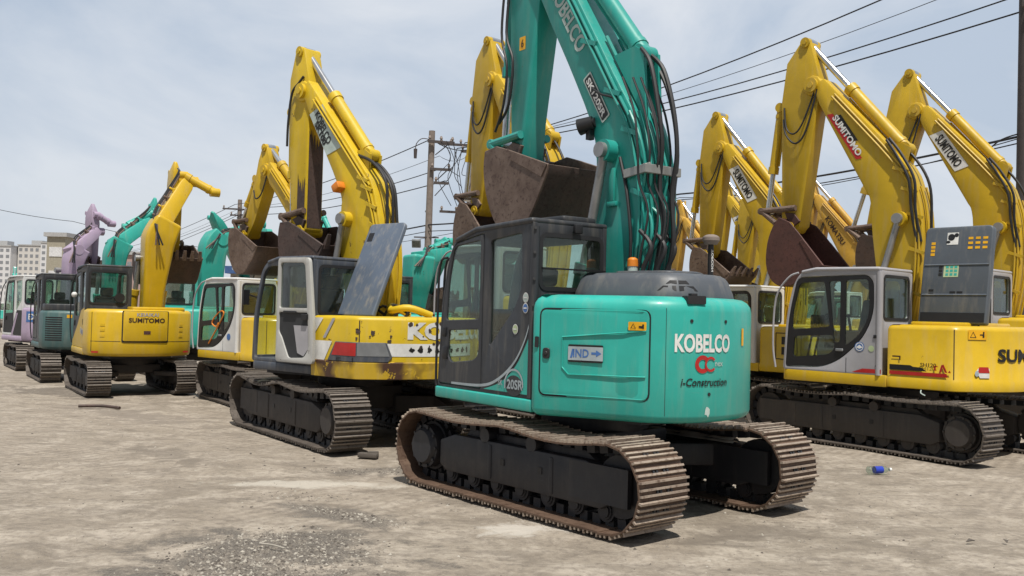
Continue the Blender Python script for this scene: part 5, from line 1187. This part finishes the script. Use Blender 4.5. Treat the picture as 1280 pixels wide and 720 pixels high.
wire([(13.8, 25, 6.98), (7.2, 40, 7.05), (-2.3, 46.9, 6.0), (-22.4, 75, 6.1)], .014, 'thin cable twisted close to the thick lower cable', .45)
wire([(-40, 62, 9.2), (-33.6, 70, 7.95), (-24, 82, 6.6)], .02, 'single wire crossing the empty sky at far left', .3)

def building(x, y, w, d, h, mat, label, rows, cols, wm, rot=0, roofmat='concrete_grey', nm='apartment_tower', win=(.55, .5)):
    o = empty(nm, (x, y, 0), rot); tag(o, label, 'building')
    b = MB(); b.bb(-w / 2, w / 2, 0, d, 0, h); bo = b.build('wall', mat, o)
    r = MB(); r.bb(-w / 2 - .3, w / 2 + .3, -.3, d + .3, h, h + .5); (r.bb(-w * .2, w * .2, d * .3, d * .7, h + .5, h + 2.6) if h > 15 else None); r.build('roof', roofmat, o)
    cw, ch = w / cols, (h - 1) / rows
    me = None
    for i in range(cols):
        for j in range(rows):
            m = MB(); cx, cz = -w / 2 + cw * (i + .5), .6 + ch * (j + .5)
            m.bb(cx - cw * win[0] / 2, cx + cw * win[0] / 2, -.06, .05, cz - ch * win[1] / 2, cz + ch * win[1] / 2); m.build('window', wm, o)
MAT['concrete_grey'] = plain('pale_concrete', (.42, .42, .42), .8)
MAT['tower_white'] = plain('tower_render', (.68, .68, .69), .8); MAT['tower_cream'] = plain('tower_cream', (.63, .61, .58), .8)
MAT['beige_wall'] = plain('beige_wall', (.36, .33, .26), .8); MAT['pink_wall'] = plain('pink_wall', (.42, .30, .27), .8); MAT['hazed_window'] = plain('hazed_window', (.26, .27, .29), .3)  # window colour lightened: distance haze is put into it
MAT['blue_sheet'] = plain('blue_sheet_roof', (.05, .11, .27), .5)
building(-225, 400, 13, 14, 25, 'tower_white', 'white apartment tower farthest left on the skyline', 9, 5, 'hazed_window')
building(-212, 405, 12, 14, 25.8, 'tower_cream', 'cream apartment tower in the middle of the skyline group', 9, 5, 'hazed_window')
building(-200, 402, 13, 14, 27, 'tower_white', 'tallest white apartment tower, right end of the skyline group', 10, 5, 'hazed_window')
building(-55.2, 111, 2.2, 5, 9.6, 'beige_wall', 'narrow beige building standing behind the lilac boom', 3, 1, 'tower_white', nm='office_building', win=(.7, .4))
building(-57, 141, 7, 8, 9.2, 'pink_wall', 'pink brick building between the yellow boom and the teal boom', 3, 6, 'hazed_window', nm='office_building')
building(-17.2, 62, 3.6, 4, 4.0, 'beige_wall', 'low shed with blue roof behind the white-cab yellow excavator', 1, 2, 'hazed_window', nm='site_shed', roofmat='blue_sheet')

# far machines beyond the lilac one, only booms and cabs in view
def far_machine(x, y, yaw, s, seed, mat, label):
    back_machine(x, y, yaw, s, seed, label, boom=mat, body=mat, cab=mat)
MAT['red_worn'] = paint('red_worn_paint', (.40, .035, .03), .45, .2, .1)
def far_low(x, y, s, seed, mat, label):
    c = base(x=x, y=y, yaw=.5, tyaw=.5, s=s, seed=seed, label=label, boommat=mat, bodymat=mat, cabmat='white', detail=0, hl=1.9)
    r = machine(c); conv_house(r, c); round_cab(r, c)
    P = dict(CONV); P.update(bang=.3); front_end(r, c, P)
far_low(-33.6, 62, .62, 201, 'teal_worn', 'small dark teal excavator far behind the lilac one, against the white towers')
far_low(-29.8, 60, .52, 202, 'red_worn', 'small red excavator far behind the lilac one')
far_low(-27.4, 58, .50, 203, 'red_worn', 'small red excavator just left of the beige building')

# litter and loose stones
def bottle():
    o = empty('plastic_bottle', (4.58, 11.41, .034), .25); tag(o, 'clear plastic bottle with blue label lying on the dusty ground', 'bottle')
    prof = [(-.115, .026), (-.11, .032), (-.05, .033), (-.045, .031), (.035, .031), (.04, .033), (.07, .03), (.10, .014), (.115, .013)]
    m = MB(); m.loft([[(x, r * cos(2 * pi * k / 14), r * sin(2 * pi * k / 14)) for k in range(14)] for x, r in prof]); b = m.build('bottle_body', 'glass', o, smooth=60)
    m = MB(); m.cyl((-.045, 0, 0), (.035, 0, 0), .0335, 16); m.build('label', 'bottle_blue', o, smooth=60)
    m = MB(); m.cyl((.112, 0, 0), (.132, 0, 0), .016, 12); m.build('cap', 'letter_white', o)
    o.scale = (1.35, 1.35, 1.35); o.location.z = .046
MAT['bottle_blue'] = plain('bottle_label', (.02, .05, .42), .4)
bottle()
def stones(name, spots, label, mat):
    m = MB(); rs = random.Random(3)
    for (x, y, s) in spots:
        n = 6; a0 = rs.uniform(0, 6.3); zg = hz(x, y); top = (x + rs.uniform(-.3, .3) * s, y + rs.uniform(-.3, .3) * s, zg + s * rs.uniform(.5, .9))
        b = [(x + s * rs.uniform(.6, 1.2) * cos(a0 + 2 * pi * k / n), y + s * rs.uniform(.5, 1) * sin(a0 + 2 * pi * k / n), zg - .003 + s * rs.uniform(0, .35)) for k in range(n)]
        o = len(m.v); m.add(b + [top], [(k, (k + 1) % n, n) for k in range(n)], rs.choice((0, 0, 1, 2)))
    ob = m.build(name, mat, None, smooth=20); tag(ob, label, 'gravel', kind='stuff')
MAT['stone_a'] = plain('stone_a', (.21, .185, .155), .9); MAT['stone_b'] = plain('stone_b', (.10, .086, .073), .9); MAT['stone_c'] = plain('stone_c', (.38, .35, .30), .9)
rs = random.Random(12); sp = []
def spot(cx, cy, rx, ry, n, s0, s1, rot=0):
    for _ in range(n):
        a, q = rs.uniform(0, 2 * pi), math.sqrt(rs.uniform(0, 1)) * rs.choice((.7, .9, 1.1)); u, v = rx * q * cos(a), ry * q * sin(a)
        sp.append((cx + u * cos(rot) - v * sin(rot), cy + u * sin(rot) + v * cos(rot), s0 * (s1 / s0) ** (rs.random() ** 2.2)))
spot(-1.75, 6.95, .85, .95, 4200, .004, .020); spot(-1.95, 6.6, .4, .5, 700, .006, .026); spot(-1.5, 8.5, .75, .14, 420, .006, .024, -.55); spot(-.9, 10.9, 1.5, .22, 500, .006, .025, .12); spot(-2.0, 9.2, .5, .25, 120, .006, .02)
stones('gravel', sp, 'grey gravel heap and broken-up grit in the slab joints', ['stone_a', 'stone_b', 'stone_c'])
sp = []
spot(.5, 9, 8, 4.5, 1500, .004, .016); spot(-4, 14, 7, 5, 700, .006, .022); spot(2.5, 8.5, 2.2, 1.6, 260, .005, .02); spot(-.1, 9.0, .8, .5, 140, .006, .022, -.5)
stones('loose_stones', sp, 'small stones and crumbs scattered over the dusty yard', ['stone_a', 'stone_b', 'stone_c'])
def litter(name, pts, r, mat, label, cat, group=None):
    m = MB(); m.tube(pts, r, 6, 4); tag(m.build(name, mat, None, smooth=50), label, cat, group)
litter('stick', [(-1.88, 7.08, .065), (-1.76, 7.02, .07), (-1.66, 6.97, .06)], .007, 'stone_c', 'pale bent stick lying on the gravel heap', 'stick')
litter('stick', [(-7.6, 16.3, .03), (-7.2, 16.35, .035), (-6.85, 16.25, .02)], .03, 'bucket_dark', 'dark thin stick on the ground below the yellow compact excavator', 'stick')
m = MB(); m.box((-1.76, 11.65, .03), (.26, .09, .06), Matrix.Rotation(-.25, 3, 'Z')); m.box((-1.70, 11.66, .065), (.14, .07, .03), Matrix.Rotation(.1, 3, 'Z'))
tag(m.build('scrap_block', 'stone_b', None, bevel=.012), 'brown scrap block lying behind the old yellow excavator track', 'scrap')
for (x, y, a, lab) in ((4.0, 7.97, .3, 'flat dark leaf near the bottom right corner'), (4.32, 8.0, 1.3, 'upright dark leaf in the bottom right corner')):
    m = MB(); m.add([(x - .05 * cos(a), y - .05 * sin(a), .006), (x + .02 * sin(a), y - .02 * cos(a), .02), (x + .05 * cos(a), y + .05 * sin(a), .012), (x - .02 * sin(a), y + .02 * cos(a), .028), (x - .04 * cos(a), y - .04 * sin(a), .002), (x + .02 * sin(a), y - .02 * cos(a), .014), (x + .04 * cos(a), y + .04 * sin(a), .006), (x - .02 * sin(a), y + .02 * cos(a), .022)], [(0, 1, 2, 3), (7, 6, 5, 4), (0, 4, 5, 1), (1, 5, 6, 2), (2, 6, 7, 3), (3, 7, 4, 0)])
    tag(m.build('dry_leaf', 'stone_b', None), lab, 'leaf')
# dried mud lying along the inner deck of the teal machine's right track
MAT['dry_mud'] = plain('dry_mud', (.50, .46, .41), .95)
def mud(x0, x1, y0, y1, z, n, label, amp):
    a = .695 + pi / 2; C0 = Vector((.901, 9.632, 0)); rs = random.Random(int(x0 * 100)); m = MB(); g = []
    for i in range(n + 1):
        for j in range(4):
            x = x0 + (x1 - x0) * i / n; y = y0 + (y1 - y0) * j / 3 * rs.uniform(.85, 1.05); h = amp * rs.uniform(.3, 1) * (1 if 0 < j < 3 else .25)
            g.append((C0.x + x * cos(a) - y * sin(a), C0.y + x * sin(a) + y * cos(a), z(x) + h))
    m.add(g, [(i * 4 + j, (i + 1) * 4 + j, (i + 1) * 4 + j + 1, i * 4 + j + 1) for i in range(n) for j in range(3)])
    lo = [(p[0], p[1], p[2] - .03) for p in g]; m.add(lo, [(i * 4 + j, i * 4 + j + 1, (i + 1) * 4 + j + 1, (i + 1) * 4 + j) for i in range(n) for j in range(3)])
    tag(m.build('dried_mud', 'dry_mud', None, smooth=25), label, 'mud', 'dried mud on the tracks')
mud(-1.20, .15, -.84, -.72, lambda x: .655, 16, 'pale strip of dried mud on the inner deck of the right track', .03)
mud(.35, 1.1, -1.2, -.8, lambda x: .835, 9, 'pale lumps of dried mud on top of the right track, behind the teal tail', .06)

# ------------------------------------------------------------------ camera, light, sky
def setup():
    F, H, HC, ROLL = 1150., 390., 1.88, .025
    cam = bpy.data.cameras.new('camera'); co = bpy.data.objects.new('camera', cam); COL.objects.link(co)
    cam.sensor_width = 36; cam.lens = F / 1280 * 36; cam.clip_end = 5000; cam.clip_start = .1
    p = math.atan((H - 360) / F)
    fw = Vector((0, cos(p), sin(p))); rt = Vector((1, 0, 0)); up = Vector((0, -sin(p), cos(p)))
    r2 = rt * cos(ROLL) - up * sin(ROLL) * -1 if False else rt * cos(ROLL) + up * sin(ROLL)
    u2 = up * cos(ROLL) - rt * sin(ROLL)
    M = Matrix(((r2.x, u2.x, -fw.x, 0), (r2.y, u2.y, -fw.y, 0), (r2.z, u2.z, -fw.z, HC), (0, 0, 0, 1)))
    co.matrix_world = M; scn.camera = co
    el, az = radians(66), radians(168)      # azimuth from +Y towards +X: behind the camera, to its left
    d = Vector((sin(az) * cos(el), cos(az) * cos(el), sin(el)))
    sl = bpy.data.lights.new('sun', 'SUN'); sl.energy = 4.9; sl.angle = radians(.9); sl.color = (1, .95, .87)
    so = bpy.data.objects.new('sun', sl); COL.objects.link(so); so.rotation_euler = d.to_track_quat('Z', 'Y').to_euler(); so.location = (0, 0, 40)
    w = bpy.data.worlds.new('World'); scn.world = w; w.use_nodes = True; nt = w.node_tree
    bg = nt.nodes['Background']
    sk = nd(nt, 'ShaderNodeTexSky', sky_type='NISHITA'); sk.sun_disc = False; sk.sun_elevation = el; sk.sun_rotation = az; sk.air_density = 1.2; sk.dust_density = 2.5
    tc = nd(nt, 'ShaderNodeTexCoord'); mp = nd(nt, 'ShaderNodeMapping'); mp.inputs['Scale'].default_value = (1.0, 1.0, 1.9); nt.links.new(tc.outputs['Generated'], mp.inputs[0])
    n1 = noise(nt, 2.6, 7, .55, mp.outputs[0], .5); n2 = noise(nt, 1.3, 5, .5, mp.outputs[0], .3)
    cl = mixc(nt, ramp(nt, n1, .40, .62), (4.95, 5.75, 6.9), (7.1, 7.5, 8.1))
    fac = nd(nt, 'ShaderNodeMapRange'); nt.links.new(n2, fac.inputs[0]); fac.inputs[1].default_value = .35; fac.inputs[2].default_value = .65; fac.inputs[3].default_value = .74; fac.inputs[4].default_value = .93
    # made-up dimming of the unseen sky overhead and behind the camera, to cut fill
    sp = nd(nt, 'ShaderNodeSeparateXYZ'); nt.links.new(tc.outputs['Generated'], sp.inputs[0])
    bk = nd(nt, 'ShaderNodeMapRange'); nt.links.new(sp.outputs[1], bk.inputs[0]); bk.inputs[1].default_value = -.35; bk.inputs[2].default_value = .6; bk.inputs[3].default_value = .5; bk.inputs[4].default_value = 1
    full = mixc(nt, fac.outputs[0], sk.outputs[0], cl); dim = nd(nt, 'ShaderNodeVectorMath', operation='SCALE'); nt.links.new(full, dim.inputs[0]); nt.links.new(bk.outputs[0], dim.inputs['Scale'])
    nt.links.new(dim.outputs[0], bg.inputs[0]); bg.inputs[1].default_value = .105
    vs = scn.view_settings; vs.view_transform = 'Standard'; vs.look = 'None'; vs.exposure = 0; vs.gamma = 1
setup()

def ground():
    m, nt, b = new_mat('dusty_concrete'); v = objcoord(nt)
    n1 = noise(nt, .23, 7, .6, v, .6); n2 = noise(nt, 1.7, 11, .74, v, .3); n3 = noise(nt, 14, 6, .7, v); n4 = noise(nt, 70, 4, .7, v)
    vs = objcoord(nt, (.7, 1.8, 1)); n5 = noise(nt, 1.9, 9, .72, vs, .6)
    c = mixc(nt, ramp(nt, n1, .34, .66), (.215, .181, .140), (.365, .312, .250))
    c = mixc(nt, ramp(nt, n2, .46, .62), c, (.425, .370, .304))
    f = nd(nt, 'ShaderNodeMath', operation='MULTIPLY'); nt.links.new(ramp(nt, n5, .48, .70), f.inputs[0]); f.inputs[1].default_value = .8
    c = mixc(nt, f.outputs[0], c, (.13, .107, .083))
    f = nd(nt, 'ShaderNodeMath', operation='MULTIPLY'); nt.links.new(ramp(nt, n3, .48, .66), f.inputs[0]); f.inputs[1].default_value = .7
    c = mixc(nt, f.outputs[0], c, (.162, .135, .109))
    f = nd(nt, 'ShaderNodeMath', operation='MULTIPLY'); nt.links.new(ramp(nt, n4, .58, .70), f.inputs[0]); f.inputs[1].default_value = .5
    c = mixc(nt, f.outputs[0], c, (.50, .455, .395))
    # old track-shoe imprints: ribbed strips crossing the yard
    vt = nd(nt, 'ShaderNodeTexWave', wave_type='BANDS', bands_direction='X'); vt.inputs['Scale'].default_value = 2.1; vt.inputs['Distortion'].default_value = 2.5; vt.inputs['Detail'].default_value = 3
    rt_ = nd(nt, 'ShaderNodeMapping'); rt_.inputs['Rotation'].default_value = (0, 0, .62); nt.links.new(v, rt_.inputs[0]); nt.links.new(rt_.outputs[0], vt.inputs['Vector'])
    f = nd(nt, 'ShaderNodeMath', operation='MULTIPLY'); nt.links.new(ramp(nt, n1, .50, .60), f.inputs[0]); nt.links.new(vt.outputs['Fac'], f.inputs[1])
    f2 = nd(nt, 'ShaderNodeMath', operation='MULTIPLY'); nt.links.new(f.outputs[0], f2.inputs[0]); f2.inputs[1].default_value = .38
    c = mixc(nt, f2.outputs[0], c, (.15, .122, .094))
    # patches of loose grit where the slab has broken up
    t0 = nd(nt, 'ShaderNodeTexCoord'); wob = nd(nt, 'ShaderNodeMath', operation='MULTIPLY'); nt.links.new(n2, wob.inputs[0]); wob.inputs[1].default_value = 4.5
    def patch(c, cx, cy, rx, ry, rot, col, amt):
        mp = nd(nt, 'ShaderNodeMapping', vector_type='TEXTURE'); mp.inputs['Location'].default_value = (cx, cy, 0); mp.inputs['Rotation'].default_value = (0, 0, rot); mp.inputs['Scale'].default_value = (rx, ry, 1)
        nt.links.new(t0.outputs['Object'], mp.inputs[0])
        ln = nd(nt, 'ShaderNodeVectorMath', operation='LENGTH'); nt.links.new(mp.outputs[0], ln.inputs[0])
        ad = nd(nt, 'ShaderNodeMath', operation='ADD'); nt.links.new(wob.outputs[0], ad.inputs[0]); nt.links.new(ln.outputs['Value'], ad.inputs[1])
        f = nd(nt, 'ShaderNodeMapRange'); nt.links.new(ad.outputs[0], f.inputs[0]); f.inputs[1].default_value = 2.75; f.inputs[2].default_value = 3.2; f.inputs[3].default_value = amt; f.inputs[4].default_value = 0
        return mixc(nt, f.outputs[0], c, col)
    gcol = mixc(nt, ramp(nt, n4, .4, .62), (.06, .052, .045), (.19, .17, .145))
    c = patch(c, -1.75, 7.0, 1.15, 1.15, .1, gcol, .85)
    c = patch(c, -1.55, 8.5, .28, 1.1, 1.05, gcol, .7)
    c = patch(c, -.9, 10.9, 1.6, .3, .25, gcol, .6)
    c = patch(c, -6.3, 15.5, 2.6, .5, -.7, (.20, .17, .14), .6)
    c = patch(c, .2, 8.15, .55, .28, .3, (.60, .56, .50), .65)
    c = patch(c, -2.0, 9.9, .9, .25, .1, (.56, .52, .45), .6)
    c = patch(c, -4.3, 11.6, 1.3, .35, -.75, (.16, .135, .108), .6)
    c = patch(c, 2.3, 8.2, .9, .3, .5, (.15, .125, .10), .5)
    c = patch(c, -9.5, 19.2, 2.2, .9, -.3, (.13, .11, .09), .7)
    nt.links.new(c, b.inputs['Base Color']); b.inputs['Roughness'].default_value = .9
    hsum = mixc(nt, .5, n3, n2); bp = nd(nt, 'ShaderNodeBump'); bp.inputs['Strength'].default_value = .8; bp.inputs['Distance'].default_value = .04
    h2 = nd(nt, 'ShaderNodeMath', operation='MULTIPLY_ADD'); nt.links.new(n4, h2.inputs[0]); h2.inputs[1].default_value = .25; nt.links.new(hsum, h2.inputs[2])
    nt.links.new(h2.outputs[0], bp.inputs['Height']); nt.links.new(bp.outputs[0], b.inputs['Normal'])
    # one sheet: fine and slightly rutted around the machines, coarse out to the horizon
    xs = [-1500, -300, -60, -24] + [-16 + .08 * i for i in range(0, 351)] + [18, 30, 70, 300, 1500]
    ys = [-60, 0, 4] + [5.2 + .08 * i for i in range(0, 200)] + [24, 32, 60, 200, 1500]
    g = MB(); nx = len(xs); g.v = [(x, y, hz(x, y)) for y in ys for x in xs]
    g.f = [[j * nx + i, j * nx + i + 1, (j + 1) * nx + i + 1, (j + 1) * nx + i] for j in range(len(ys) - 1) for i in range(nx - 1)]; g.m = [0] * len(g.f)
    o = g.build('ground', m, smooth=180); tag(o, 'dusty cracked concrete yard floor', 'ground', kind='structure')
ground()
